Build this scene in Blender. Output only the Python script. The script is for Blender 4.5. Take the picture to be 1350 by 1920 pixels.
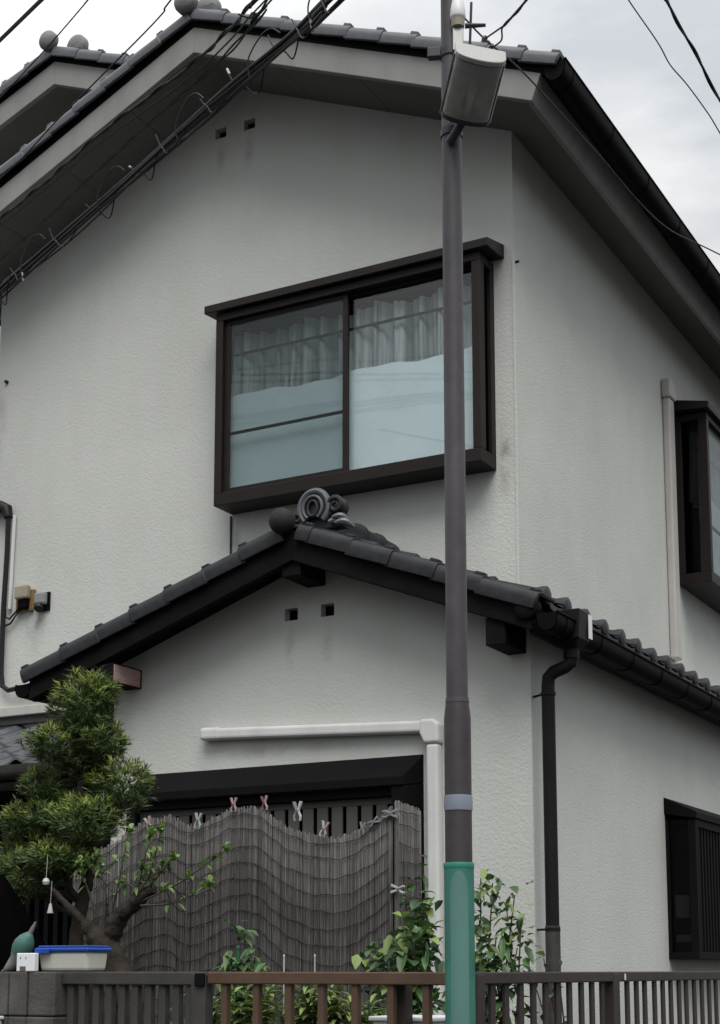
import bpy, bmesh, math, random
from mathutils import Vector, Matrix
from mathutils.geometry import tessellate_polygon
R = math.radians
random.seed(7)
for o in list(bpy.data.objects): bpy.data.objects.remove(o)
scn = bpy.context.scene
col = scn.collection

# ------------------------------------------------------------------ camera
# x runs along the gable front, y into the plot, z up; the photographer stands in the street at the origin
cam_d = bpy.data.cameras.new('camera'); cam = bpy.data.objects.new('camera', cam_d); col.objects.link(cam)
pitch, yaw = 0.1531, 0.5031
fw = Vector((-math.sin(yaw)*math.cos(pitch), math.cos(yaw)*math.cos(pitch), math.sin(pitch)))
rt = Vector((math.cos(yaw), math.sin(yaw), 0)); up = rt.cross(fw)
cam.matrix_world = Matrix(((rt.x, up.x, -fw.x, 0), (rt.y, up.y, -fw.y, 0), (rt.z, up.z, -fw.z, 1.5), (0, 0, 0, 1)))
cam_d.sensor_fit = 'VERTICAL'; cam_d.sensor_height = 36; cam_d.lens = 54.15
cam_d.shift_x = 0.0026; cam_d.shift_y = 0.2151; cam_d.clip_end = 2000
scn.camera = cam

# ------------------------------------------------------------------ sky, sun, exposure
SUN_EL, SUN_AZ = R(58), R(146)
W = bpy.data.worlds.new('World'); scn.world = W; W.use_nodes = True
nt = W.node_tree; N = nt.nodes; L = nt.links; N.clear()
out = N.new('ShaderNodeOutputWorld'); bg = N.new('ShaderNodeBackground'); L.new(bg.outputs[0], out.inputs[0])
bg.inputs['Strength'].default_value = 0.1
sky = N.new('ShaderNodeTexSky'); sky.sky_type = 'NISHITA'; sky.sun_disc = False
sky.sun_elevation = SUN_EL; sky.sun_rotation = SUN_AZ
tc = N.new('ShaderNodeTexCoord'); sep = N.new('ShaderNodeSeparateXYZ'); L.new(tc.outputs['Generated'], sep.inputs[0])
# cloud layer as on an overcast day: brighter overhead, thin bluish breaks
m1 = N.new('ShaderNodeMath'); m1.operation = 'MULTIPLY_ADD'; L.new(sep.outputs[2], m1.inputs[0]); m1.inputs[1].default_value = 6.3; m1.inputs[2].default_value = 1.35
m1.use_clamp = False
mx = N.new('ShaderNodeMath'); mx.operation = 'MAXIMUM'; L.new(m1.outputs[0], mx.inputs[0]); mx.inputs[1].default_value = 1.35
mp = N.new('ShaderNodeMapping'); mp.inputs['Scale'].default_value = (1.0, 1.0, 2.6); L.new(tc.outputs['Generated'], mp.inputs[0])
nz = N.new('ShaderNodeTexNoise'); nz.inputs['Scale'].default_value = 3.2; nz.inputs['Detail'].default_value = 7; nz.inputs['Roughness'].default_value = 0.55
L.new(mp.outputs[0], nz.inputs['Vector'])
cr = N.new('ShaderNodeValToRGB'); L.new(nz.outputs['Fac'], cr.inputs[0])
cr.color_ramp.elements[0].position = 0.36; cr.color_ramp.elements[0].color = (0.60, 0.63, 0.665, 1)
cr.color_ramp.elements[1].position = 0.6; cr.color_ramp.elements[1].color = (1.0, 1.0, 0.985, 1)
vm = N.new('ShaderNodeVectorMath'); vm.operation = 'SCALE'; L.new(cr.outputs[0], vm.inputs[0]); L.new(mx.outputs[0], vm.inputs['Scale'])
mix = N.new('ShaderNodeMix'); mix.data_type = 'RGBA'; mix.inputs[0].default_value = 0.96
L.new(sky.outputs[0], mix.inputs[6]); L.new(vm.outputs[0], mix.inputs[7]); L.new(mix.outputs[2], bg.inputs['Color'])
sd = bpy.data.lights.new('sun', 'SUN'); sd.energy = 1.15; sd.angle = R(40); sd.color = (1, 0.97, 0.92)
so = bpy.data.objects.new('sun', sd); col.objects.link(so)
sdir = Vector((math.sin(SUN_AZ)*math.cos(SUN_EL), math.cos(SUN_AZ)*math.cos(SUN_EL), math.sin(SUN_EL)))
so.rotation_euler = sdir.to_track_quat('Z', 'Y').to_euler()
scn.view_settings.view_transform = 'Standard'; scn.view_settings.look = 'None'
scn.view_settings.exposure = 1.22; scn.view_settings.gamma = 1.0
scn.render.engine = 'CYCLES'

# ------------------------------------------------------------------ materials
MATS = {}
KEEP = {'stucco', 'fascia', 'soffit', 'tile', 'tile_dark', 'disc_tile', 'disc_dark', 'maki', 'maki_new', 'plum_leaf', 'shrub_leaf', 'shrub_light', 'strap_leaf', 'curtain', 'film', 'pinkwood', 'acrylic', 'white_pvc', 'beige_pvc', 'tub', 'label_white'}
def mat(name, c, rough=0.6, metal=0.0, var=0.12, vscale=6.0, bump=0.0, bscale=60.0, spec=0.5, island=0.0, c2=None, streak=0.0, trans=0.0, grain=None, stains=()):
    if name not in KEEP: c = [x*0.75 for x in c]; c2 = [x*0.75 for x in c2] if c2 else None
    m = bpy.data.materials.new(name); m.use_nodes = True; nt = m.node_tree; N = nt.nodes; L = nt.links
    b = N['Principled BSDF']; b.inputs['Roughness'].default_value = rough; b.inputs['Metallic'].default_value = metal
    b.inputs['Specular IOR Level'].default_value = spec
    tc = N.new('ShaderNodeTexCoord')
    n = N.new('ShaderNodeTexNoise'); n.inputs['Scale'].default_value = vscale; n.inputs['Detail'].default_value = 6; n.inputs['Roughness'].default_value = 0.6
    if grain:
        mp = N.new('ShaderNodeMapping'); mp.inputs['Scale'].default_value = grain; L.new(tc.outputs['Object'], mp.inputs[0]); L.new(mp.outputs[0], n.inputs['Vector'])
    else: L.new(tc.outputs['Object'], n.inputs['Vector'])
    r = N.new('ShaderNodeValToRGB'); r.color_ramp.elements[0].position = 0.3; r.color_ramp.elements[1].position = 0.7
    a = [x*(1-var) for x in c]; d = [min(1, x*(1+var)) for x in (c2 or c)]
    r.color_ramp.elements[0].color = (*a, 1); r.color_ramp.elements[1].color = (*d, 1)
    L.new(n.outputs['Fac'], r.inputs[0]); colr = r.outputs[0]
    if island:
        g = N.new('ShaderNodeNewGeometry'); hs = N.new('ShaderNodeHueSaturation')
        mr = N.new('ShaderNodeMapRange'); mr.inputs[3].default_value = 1-island; mr.inputs[4].default_value = 1+island
        L.new(g.outputs['Random Per Island'], mr.inputs[0]); L.new(mr.outputs[0], hs.inputs['Value']); L.new(colr, hs.inputs['Color']); colr = hs.outputs[0]
    if streak:
        mp = N.new('ShaderNodeMapping'); mp.inputs['Scale'].default_value = (4.5, 4.5, 0.5); L.new(tc.outputs['Object'], mp.inputs[0])
        n2 = N.new('ShaderNodeTexNoise'); n2.inputs['Scale'].default_value = 1.6; n2.inputs['Detail'].default_value = 5; L.new(mp.outputs[0], n2.inputs['Vector'])
        r2 = N.new('ShaderNodeValToRGB'); r2.color_ramp.elements[0].position = 0.42; r2.color_ramp.elements[1].position = 0.8
        r2.color_ramp.elements[0].color = (1, 1, 1, 1); k = 1-streak; r2.color_ramp.elements[1].color = (k, k, k*0.98, 1)
        L.new(n2.outputs['Fac'], r2.inputs[0]); mm = N.new('ShaderNodeMix'); mm.data_type = 'RGBA'; mm.blend_type = 'MULTIPLY'; mm.inputs[0].default_value = 1
        L.new(colr, mm.inputs[6]); L.new(r2.outputs[0], mm.inputs[7]); colr = mm.outputs[2]
    if stains:
        nz_ = N.new('ShaderNodeTexNoise'); nz_.inputs['Scale'].default_value = 9; nz_.inputs['Detail'].default_value = 5; L.new(tc.outputs['Object'], nz_.inputs['Vector']); acc = None
        for sx_, sz_, rx_, rz_, k_ in stains:
            sb = N.new('ShaderNodeVectorMath'); sb.operation = 'SUBTRACT'; L.new(tc.outputs['Object'], sb.inputs[0]); sb.inputs[1].default_value = (sx_, 0, sz_)
            ml = N.new('ShaderNodeVectorMath'); ml.operation = 'MULTIPLY'; L.new(sb.outputs[0], ml.inputs[0]); ml.inputs[1].default_value = (1/rx_, 0, 1/rz_)
            ln = N.new('ShaderNodeVectorMath'); ln.operation = 'LENGTH'; L.new(ml.outputs[0], ln.inputs[0])
            mr = N.new('ShaderNodeMapRange'); mr.interpolation_type = 'SMOOTHSTEP'; L.new(ln.outputs['Value'], mr.inputs[0]); mr.inputs[1].default_value = 0.0; mr.inputs[2].default_value = 1.0; mr.inputs[3].default_value = k_; mr.inputs[4].default_value = 0.0
            if acc is None: acc = mr.outputs[0]
            else: mxx = N.new('ShaderNodeMath'); mxx.operation = 'MAXIMUM'; L.new(acc, mxx.inputs[0]); L.new(mr.outputs[0], mxx.inputs[1]); acc = mxx.outputs[0]
        mu = N.new('ShaderNodeMath'); mu.operation = 'MULTIPLY'; L.new(acc, mu.inputs[0]); mr2 = N.new('ShaderNodeMapRange'); L.new(nz_.outputs['Fac'], mr2.inputs[0]); mr2.inputs[1].default_value = 0.35; mr2.inputs[2].default_value = 0.65; L.new(mr2.outputs[0], mu.inputs[1])
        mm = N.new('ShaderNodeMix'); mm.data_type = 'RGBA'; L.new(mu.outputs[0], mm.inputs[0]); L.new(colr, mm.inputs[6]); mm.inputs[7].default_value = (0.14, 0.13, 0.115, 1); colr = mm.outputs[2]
    L.new(colr, b.inputs['Base Color'])
    if bump:
        nb = N.new('ShaderNodeTexNoise'); nb.inputs['Scale'].default_value = bscale; nb.inputs['Detail'].default_value = 4; nb.inputs['Roughness'].default_value = 0.65
        if grain: L.new(mp.outputs[0], nb.inputs['Vector'])
        else: L.new(tc.outputs['Object'], nb.inputs['Vector'])
        bp = N.new('ShaderNodeBump'); bp.inputs['Strength'].default_value = 0.8; bp.inputs['Distance'].default_value = bump
        L.new(nb.outputs['Fac'], bp.inputs['Height']); L.new(bp.outputs[0], b.inputs['Normal'])
    if trans:
        t = N.new('ShaderNodeBsdfTranslucent'); L.new(colr, t.inputs[0]); ms = N.new('ShaderNodeMixShader'); ms.inputs[0].default_value = trans
        L.new(b.outputs[0], ms.inputs[1]); L.new(t.outputs[0], ms.inputs[2]); L.new(ms.outputs[0], N['Material Output'].inputs[0])
    MATS[name] = m; return m
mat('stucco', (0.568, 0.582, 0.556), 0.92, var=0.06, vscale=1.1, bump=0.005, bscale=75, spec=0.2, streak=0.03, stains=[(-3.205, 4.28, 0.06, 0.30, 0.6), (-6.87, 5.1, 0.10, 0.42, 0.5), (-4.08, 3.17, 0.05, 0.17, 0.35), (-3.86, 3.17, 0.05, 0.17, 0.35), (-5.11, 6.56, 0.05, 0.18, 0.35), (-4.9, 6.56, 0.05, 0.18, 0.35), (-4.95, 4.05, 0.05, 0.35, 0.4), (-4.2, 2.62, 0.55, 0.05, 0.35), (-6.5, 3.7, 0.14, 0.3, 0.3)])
mat('fascia', (0.27, 0.272, 0.262), 0.85, var=0.06, vscale=3, bump=0.0015, bscale=60, spec=0.25, streak=0.15)
mat('soffit', (0.155, 0.153, 0.146), 0.9, var=0.06, vscale=2, bump=0.001, bscale=90, spec=0.2)
mat('tile', (0.085, 0.091, 0.102), 0.42, var=0.25, vscale=9, bump=0.0015, bscale=70, spec=0.55)
mat('tile_dark', (0.023, 0.024, 0.028), 0.5, var=0.5, vscale=9, bump=0.0015, bscale=70, spec=0.3)
mat('disc_tile', (0.2, 0.195, 0.2), 0.7, var=0.2, vscale=14, bump=0.002, bscale=60, spec=0.3)
mat('disc_dark', (0.022, 0.022, 0.025), 0.75, var=0.2, vscale=14, bump=0.002, bscale=60, spec=0.3)
mat('blackwood', (0.012, 0.011, 0.011), 0.7, var=0.3, bump=0.001, bscale=40, spec=0.07)
mat('blacktrim', (0.008, 0.008, 0.009), 0.6, spec=0.07)
mat('bronze', (0.022, 0.016, 0.0155), 0.5, var=0.12, vscale=12, spec=0.2, bump=0.0002, bscale=200)
mat('gutter', (0.008, 0.007, 0.007), 0.55, spec=0.04, var=0.2)
mat('pipe', (0.022, 0.020, 0.022), 0.4, spec=0.07, var=0.15, streak=0.2)
mat('white_pvc', (0.66, 0.67, 0.66), 0.45, var=0.04, spec=0.4, streak=0.15)
mat('beige_pvc', (0.50, 0.485, 0.46), 0.5, var=0.05, spec=0.35, streak=0.2)
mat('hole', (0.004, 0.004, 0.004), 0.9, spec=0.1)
mat('board', (0.11, 0.11, 0.10), 0.7, var=0.1, spec=0.3)
mat('pinkwood', (0.42, 0.27, 0.25), 0.75, var=0.25, grain=(3, 12, 60), vscale=2)
mat('reed', (0.075, 0.071, 0.071), 0.75, var=0.35, vscale=5, island=0.45, grain=(30, 30, 2), c2=(0.125, 0.117, 0.114))
mat('cord', (0.016, 0.015, 0.02), 0.7)
mat('bamboo', (0.12, 0.11, 0.095), 0.6, var=0.2, grain=(30, 30, 3))
mat('bark', (0.040, 0.033, 0.027), 0.9, var=0.45, vscale=18, bump=0.01, bscale=35, spec=0.2)
mat('twig', (0.10, 0.085, 0.065), 0.85, var=0.3, spec=0.2)
mat('maki', (0.062, 0.098, 0.03), 0.45, var=0.3, vscale=8, island=0.5, spec=0.4, trans=0.18)
mat('maki_new', (0.21, 0.27, 0.05), 0.5, var=0.25, vscale=8, island=0.4, spec=0.4, trans=0.25)
mat('plum_leaf', (0.13, 0.22, 0.055), 0.5, var=0.25, island=0.4, trans=0.25)
mat('shrub_leaf', (0.05, 0.11, 0.035), 0.45, var=0.3, vscale=8, island=0.5, trans=0.2)
mat('shrub_light', (0.17, 0.24, 0.07), 0.5, var=0.25, island=0.35, trans=0.25)
mat('strap_leaf', (0.16, 0.21, 0.065), 0.5, var=0.3, island=0.5, trans=0.2)
mat('fence_brown', (0.115, 0.068, 0.043), 0.5, metal=0.0, var=0.15, vscale=20, spec=0.45, streak=0.15)
mat('fence_dark', (0.042, 0.031, 0.027), 0.5, var=0.2, vscale=15, spec=0.45, streak=0.2)
mat('fence_grey', (0.06, 0.057, 0.055), 0.6, var=0.25, vscale=12, spec=0.35)
mat('block', (0.115, 0.112, 0.105), 0.95, var=0.3, vscale=7, bump=0.004, bscale=80, spec=0.15, streak=0.45)
mat('mortar', (0.07, 0.068, 0.064), 0.95, var=0.2, bump=0.003, bscale=120, spec=0.1)
mat('pole', (0.088, 0.08, 0.09), 0.5, metal=0.0, var=0.2, vscale=16, spec=0.4, bump=0.0008, bscale=60, streak=0.35)
mat('pole_low', (0.05, 0.043, 0.047), 0.5, var=0.22, vscale=16, spec=0.45, bump=0.0005, bscale=60, streak=0.2)
mat('green_wrap', (0.05, 0.21, 0.165), 0.55, var=0.22, vscale=6, spec=0.4, bump=0.001, bscale=40, streak=0.15)
mat('green_edge', (0.03, 0.27, 0.2), 0.45, var=0.1)
mat('pale_green', (0.12, 0.27, 0.24), 0.45, var=0.08, vscale=4, spec=0.4)
mat('blue_band', (0.27, 0.30, 0.39), 0.5, var=0.15, vscale=14)
mat('lamp_body', (0.5, 0.5, 0.48), 0.4, var=0.05)
mat('steel', (0.4, 0.4, 0.4), 0.35, metal=0.9, var=0.1)
mat('dark_steel', (0.05, 0.045, 0.06), 0.5, metal=0.3)
mat('cable', (0.010, 0.010, 0.011), 0.55, spec=0.35)
mat('cable_grey', (0.03, 0.024, 0.034), 0.6, spec=0.3)
mat('white_tag', (0.6, 0.6, 0.58), 0.5)
mat('blue_lid', (0.012, 0.075, 0.42), 0.35, var=0.08, spec=0.5)
mat('tub', (0.60, 0.60, 0.55), 0.35, var=0.05, spec=0.4, trans=0.15)
mat('label_white', (0.72, 0.73, 0.75), 0.45, var=0.02)
mat('label_ink', (0.18, 0.2, 0.3), 0.6)
mat('label_brown', (0.16, 0.12, 0.1), 0.6)
mat('bird_teal', (0.06, 0.17, 0.14), 0.6, var=0.2, vscale=30)
mat('bird_grey', (0.22, 0.21, 0.21), 0.6, var=0.2, vscale=30)
mat('peg_pink', (0.62, 0.40, 0.42), 0.4, trans=0.1); mat('peg_white', (0.66, 0.68, 0.66), 0.4, trans=0.1)
mat('peg_mint', (0.52, 0.62, 0.53), 0.4, trans=0.1); mat('peg_clear', (0.42, 0.46, 0.48), 0.25, trans=0.3); mat('peg_brown', (0.2, 0.13, 0.12), 0.5)
mat('sack', (0.0025, 0.0025, 0.0028), 0.9, spec=0.0)
mat('curtain', (0.34, 0.38, 0.39), 0.9, var=0.5, vscale=2.0, grain=(11, 11, 0.35), trans=0.25, spec=0.1)  # vertical colour stripes paint in the shading of the pleats
mat('film', (0.50, 0.585, 0.62), 0.7, var=0.05, vscale=3, spec=0.2)
mat('old_box', (0.45, 0.40, 0.30), 0.55, var=0.08, streak=0.2); mat('rusty', (0.30, 0.18, 0.07), 0.7, var=0.3, vscale=30)
mat('grey_box', (0.33, 0.34, 0.35), 0.5, var=0.1)
mat('slat_dark', (0.012, 0.014, 0.02), 0.6, spec=0.15); mat('bell', (0.6, 0.6, 0.56), 0.4)
mat('asphalt', (0.05, 0.05, 0.05), 0.9, var=0.25, vscale=4, bump=0.004, bscale=200, spec=0.2)
mat('soil', (0.06, 0.045, 0.035), 0.95, var=0.35, vscale=8, bump=0.02, bscale=40, spec=0.1)
mat('stake_green', (0.03, 0.16, 0.07), 0.45); mat('stake_white', (0.6, 0.6, 0.58), 0.5)
def glass(name, tint, refl, rough=0.02):
    m = bpy.data.materials.new(name); m.use_nodes = True; N = m.node_tree.nodes; L = m.node_tree.links
    N.remove(N['Principled BSDF']); t = N.new('ShaderNodeBsdfTransparent'); t.inputs[0].default_value = (*tint, 1)
    g = N.new('ShaderNodeBsdfGlossy'); g.inputs['Roughness'].default_value = rough
    lw = N.new('ShaderNodeLayerWeight'); lw.inputs[0].default_value = 0.5
    pw = N.new('ShaderNodeMath'); pw.operation = 'POWER'; pw.inputs[1].default_value = 5; L.new(lw.outputs['Facing'], pw.inputs[0])
    mu = N.new('ShaderNodeMath'); mu.operation = 'MULTIPLY_ADD'; mu.inputs[1].default_value = 0.9*min(1, refl); mu.inputs[2].default_value = 0.04*refl; L.new(pw.outputs[0], mu.inputs[0])
    s = N.new('ShaderNodeMixShader'); L.new(mu.outputs[0], s.inputs[0]); L.new(t.outputs[0], s.inputs[1]); L.new(g.outputs[0], s.inputs[2])
    L.new(s.outputs[0], N['Material Output'].inputs[0]); MATS[name] = m
glass('glass', (0.98, 1.0, 1.0), 1.1)
glass('dark_glass', (0.5, 0.5, 0.5), 0.25, 0.1)
glass('screen_mesh', (0.84, 0.86, 0.86), 0.4, 0.5)
mat('acrylic', (0.42, 0.41, 0.39), 0.3, var=0.25, vscale=16, trans=0.3)
_m = MATS['acrylic']; _N = _m.node_tree.nodes; _L = _m.node_tree.links; _o = _N['Material Output']; _src = _o.inputs[0].links[0].from_socket
_t = _N.new('ShaderNodeBsdfTransparent'); _t.inputs[0].default_value = (0.9, 0.9, 0.88, 1); _x = _N.new('ShaderNodeMixShader'); _x.inputs[0].default_value = 0.3
_L.new(_src, _x.inputs[1]); _L.new(_t.outputs[0], _x.inputs[2]); _L.new(_x.outputs[0], _o.inputs[0])

# ------------------------------------------------------------------ helpers
V = Vector
class MB:
    def __init__(s): s.v = []; s.f = []; s.m = []; s.mi = 0
    def add(s, vs, fs):
        o = len(s.v); s.v += [tuple(p) for p in vs]; s.f += [tuple(i+o for i in f) for f in fs]; s.m += [s.mi]*len(fs); return s
    def box(s, a, b):
        x0, y0, z0 = [min(p, q) for p, q in zip(a, b)]; x1, y1, z1 = [max(p, q) for p, q in zip(a, b)]
        return s.add([(x0,y0,z0),(x1,y0,z0),(x1,y1,z0),(x0,y1,z0),(x0,y0,z1),(x1,y0,z1),(x1,y1,z1),(x0,y1,z1)],
              [(0,3,2,1),(4,5,6,7),(0,1,5,4),(1,2,6,5),(2,3,7,6),(3,0,4,7)])
    def obox(s, c, ax, ay, az):
        c, ax, ay, az = V(c), V(ax), V(ay), V(az)
        vs = [c+i*ax+j*ay+k*az for k in (-1,1) for i, j in ((-1,-1),(1,-1),(1,1),(-1,1))]
        return s.add(vs, [(0,3,2,1),(4,5,6,7),(0,1,5,4),(1,2,6,5),(2,3,7,6),(3,0,4,7)])
    def prism(s, poly, d):                     # poly: 3D points in order; d: extrusion vector
        n = len(poly); d = V(d); vs = [V(p) for p in poly]+[V(p)+d for p in poly]
        return s.add(vs, [tuple(range(n))[::-1], tuple(range(n, 2*n))]+[(i, (i+1) % n, (i+1) % n+n, i+n) for i in range(n)])
    def loft(s, rings, cap=True):
        n = len(rings[0]); vs = [p for r in rings for p in r]; fs = []
        for k in range(len(rings)-1):
            for i in range(n): j = (i+1) % n; fs.append((k*n+i, k*n+j, (k+1)*n+j, (k+1)*n+i))
        if cap: fs.append(tuple(range(n))[::-1]); fs.append(tuple(range((len(rings)-1)*n, len(rings)*n)))
        return s.add(vs, fs)
    def tube(s, pts, r, n=8, cap=True):
        pts = [V(p) for p in pts]; rs = r if isinstance(r, (list, tuple)) else [r]*len(pts); rings = []; prev = None
        for i, p in enumerate(pts):
            t = (pts[min(i+1, len(pts)-1)]-pts[max(i-1, 0)]).normalized()
            if prev is None: a = t.cross(V((0,0,1))); a = a if a.length > 1e-3 else t.cross(V((1,0,0)))
            else: a = prev-t*prev.dot(t)
            a.normalize(); b = t.cross(a); prev = a
            rings.append([p+rs[i]*(math.cos(2*math.pi*k/n)*a+math.sin(2*math.pi*k/n)*b) for k in range(n)])
        return s.loft(rings, cap)
    def rough(s, pts, rs, n=14, amp=0.18, sub=3):
        from mathutils import noise
        P = []; Rr = []
        for i in range(len(pts)-1):
            for k in range(sub): t = k/sub; P.append(V(pts[i]).lerp(V(pts[i+1]), t)); Rr.append(rs[i]*(1-t)+rs[i+1]*t)
        P.append(V(pts[-1])); Rr.append(rs[-1]); o = len(s.v); s.tube(P, Rr, n)
        for i in range(o, len(s.v)):
            k = (i-o)//n; c = P[min(k, len(P)-1)]; v = V(s.v[i]); d = v-c
            if d.length > 1e-6: s.v[i] = tuple(c+d*(1+amp*noise.noise(v*28)+0.7*amp*noise.noise(v*70)))
        return s
    def lathe(s, prof, c, ax, n=20):           # prof: (radius, along)
        c, ax = V(c), V(ax).normalized(); a = ax.cross(V((0,0,1))); a = a if a.length > 1e-3 else V((1,0,0)); a.normalize(); b = ax.cross(a)
        return s.loft([[c+ax*h+max(r, 1e-4)*(math.cos(2*math.pi*k/n)*a+math.sin(2*math.pi*k/n)*b) for k in range(n)] for r, h in prof])
    def build(s, name, m, parent=None, smooth=False, bevel=0.0, seg=2):
        me = bpy.data.meshes.new(name); me.from_pydata(s.v, [], s.f)
        for q in (m if isinstance(m, (list, tuple)) else [m]): me.materials.append(MATS[q])
        if any(s.m): me.polygons.foreach_set('material_index', s.m)
        if smooth:
            me.polygons.foreach_set('use_smooth', [True]*len(me.polygons))
        me.update(); o = bpy.data.objects.new(name, me); col.objects.link(o)
        if smooth and smooth != 'full': me.set_sharp_from_angle(angle=R(38))
        if bevel:
            b = o.modifiers.new('bevel', 'BEVEL'); b.width = bevel; b.segments = seg; b.limit_method = 'ANGLE'; b.angle_limit = R(40)
        if parent:
            o.parent = parent
            o.matrix_parent_inverse = Matrix.Translation(-world_loc(parent))
        return o
def world_loc(o):
    return V((0, 0, 0)) if o.parent else V(o.location)
def tag(o, label, cat, group=None):
    o['label'] = label; o['category'] = cat
    if group: o['group'] = group
    return o
def thing(name, label, cat, loc=(0,0,0), group=None):
    o = bpy.data.objects.new(name, None); o.empty_display_size = 0.1; col.objects.link(o); o.location = loc
    return tag(o, label, cat, group)
def kind(o, k): o['kind'] = k; return o
def dup(src, name, parent, off):
    c = bpy.data.objects.new(name, src.data); col.objects.link(c)
    for md in src.modifiers:
        if md.type == 'BEVEL':
            b = c.modifiers.new('bevel', 'BEVEL'); b.width = md.width; b.segments = md.segments; b.limit_method = 'ANGLE'; b.angle_limit = md.angle_limit
    c.parent = parent; c.matrix_parent_inverse = Matrix.Translation(-world_loc(parent)); c.location = off
    return c

# ------------------------------------------------------------------ ground
g = MB(); g.add([(-300,-300,0),(300,-300,0),(300,300,0),(-300,300,0)], [(0,1,2,3)]); kind(g.build('ground', 'asphalt'), 'structure')
g = MB(); g.box((-12, 4.2, 0.004), (-1.96, 16, 0.5)); kind(g.build('garden_soil', 'soil'), 'structure')

# ------------------------------------------------------------------ the house
YM, XM, XL = 7.5, -3.134, -6.883           # front wall, right wall, left wall of the tall block
YW, XW, XWL = 6.7, -2.746, -5.222          # front, right and left walls of the low front wing
YB = 13.0
house = thing('house', 'two storey stucco house with dark bay windows and black tiled gable roofs', 'house', (-4.5, 9.5, 0.5))
AX, AZ, SL = -4.955, 6.93, 0.435           # main gable: bottom of the barge board at its apex, slope
def zf(x): return AZ-SL*abs(x-AX)
def wall_face(mb, outer, holes, Y, depth):
    """a wall face in the plane y=Y with real holes that run back by depth"""
    polys = [[V((x, 0, z)) for x, z in outer]]+[[V((x, 0, z)) for x, z in h] for h in holes]
    flat = [p for q in polys for p in q]
    tris = tessellate_polygon([[V((p.x, p.z, 0)) for p in q] for q in polys])
    mb.add([(p.x, Y, p.z) for p in flat], [t for t in tris])
    for h in holes:
        n = len(h); mb.add([(x, Y, z) for x, z in h]+[(x, Y+depth, z) for x, z in h], [(i, (i+1) % n, (i+1) % n+n, i+n) for i in range(n)])
def rect(x0, x1, z0, z1): return [(x0, z0), (x1, z0), (x1, z1), (x0, z1)]
w = MB()
v1 = rect(-5.153, -5.07, 6.688, 6.755); v2 = rect(-4.937, -4.855, 6.689, 6.756)
wall_face(w, [(XL, 0.5), (XM, 0.5), (XM, zf(XM)+0.06), (AX, AZ+0.06), (XL, zf(XL)+0.06)], [v1, v2], YM, 0.08)
w.add([(XM, YM, 0.5), (XM, YB, 0.5), (XM, YB, 6.3), (XM, YM, 6.3)], [(0,1,2,3)])
w.add([(XL, YM, 0.5), (XL, YB, 0.5), (XL, YB, 6.3), (XL, YM, 6.3)], [(3,2,1,0)])
w.add([(XL, YB, 0.5), (XM, YB, 0.5), (XM, YB, 6.3), (AX, YB, 7.0), (XL, YB, 6.3)], [(4,3,2,1,0)])
main_wall = w.build('wall', 'stucco', house); main_wall['label'] = 'tall stucco gable wall of the upper storey'
for h in (v1, v2):
    x0, x1, z0, z1 = h[0][0], h[1][0], h[0][1], h[2][1]
    mb = MB().box((x0-0.004, YM+0.05, z0-0.004), (x1+0.004, YM+0.09, z1+0.004)); mb.build('vent', 'hole', house)
# thin corner bead
MB().box((XM-0.012, YM-0.004, 3.2), (XM+0.004, YM+0.012, 5.43)).build('corner_bead', 'stucco', house, bevel=0.003)

# wing walls: front gable with a hole for the garden window, side wall with a hole for the lattice window
WAX, WAZ, WSR, WSL_ = -3.917, 3.735, 0.40, 0.352   # apex of the verge tiles' top line
def zw(x): return WAZ-(WSR*(x-WAX) if x > WAX else WSL_*(WAX-x))
w = MB()
wv1 = rect(-4.12, -4.04, 3.298, 3.363); wv2 = rect(-3.901, -3.823, 3.297, 3.362)
garden_hole = rect(-5.10, -3.40, 0.9, 2.40)
wall_face(w, [(XWL, 0.5), (XW, 0.5), (XW, zw(XW)-0.10), (WAX, WAZ-0.10), (XWL, zw(XWL)-0.10)], [wv1, wv2, garden_hole], YW, 0.10)
w.add([(XWL, YW, 0.5), (XWL, YM, 0.5), (XWL, YM, zw(XWL)-0.1), (XWL, YW, zw(XWL)-0.1)], [(3,2,1,0)])
wx = XW; y0, y1, z0, z1 = 8.71, 10.6, 1.575, 2.492
zt = zw(XW)-0.10
for a, b, c, d in ((YW, y0, 0.5, zt), (y0, y1, 0.5, z0), (y0, y1, z1, zt), (y1, YB, 0.5, zt)):
    w.add([(wx, a, c), (wx, b, c), (wx, b, d), (wx, a, d)], [(0,1,2,3)])
dpt = 0.14
w.add([(wx, y0, z0), (wx, y1, z0), (wx, y1, z1), (wx, y0, z1), (wx-dpt, y0, z0), (wx-dpt, y1, z0), (wx-dpt, y1, z1), (wx-dpt, y0, z1)],
      [(0,1,5,4), (1,2,6,5), (2,3,7,6), (3,0,4,7)])
ww = w.build('wall', 'stucco', house); ww['label'] = 'low stucco gable wall of the front wing'
for h in (wv1, wv2):
    a0, a1, c0, c1 = h[0][0], h[1][0], h[0][1], h[2][1]
    MB().box((a0-0.004, YW+0.05, c0-0.004), (a1+0.004, YW+0.09, c1+0.004)).build('vent', 'hole', house)

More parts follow.
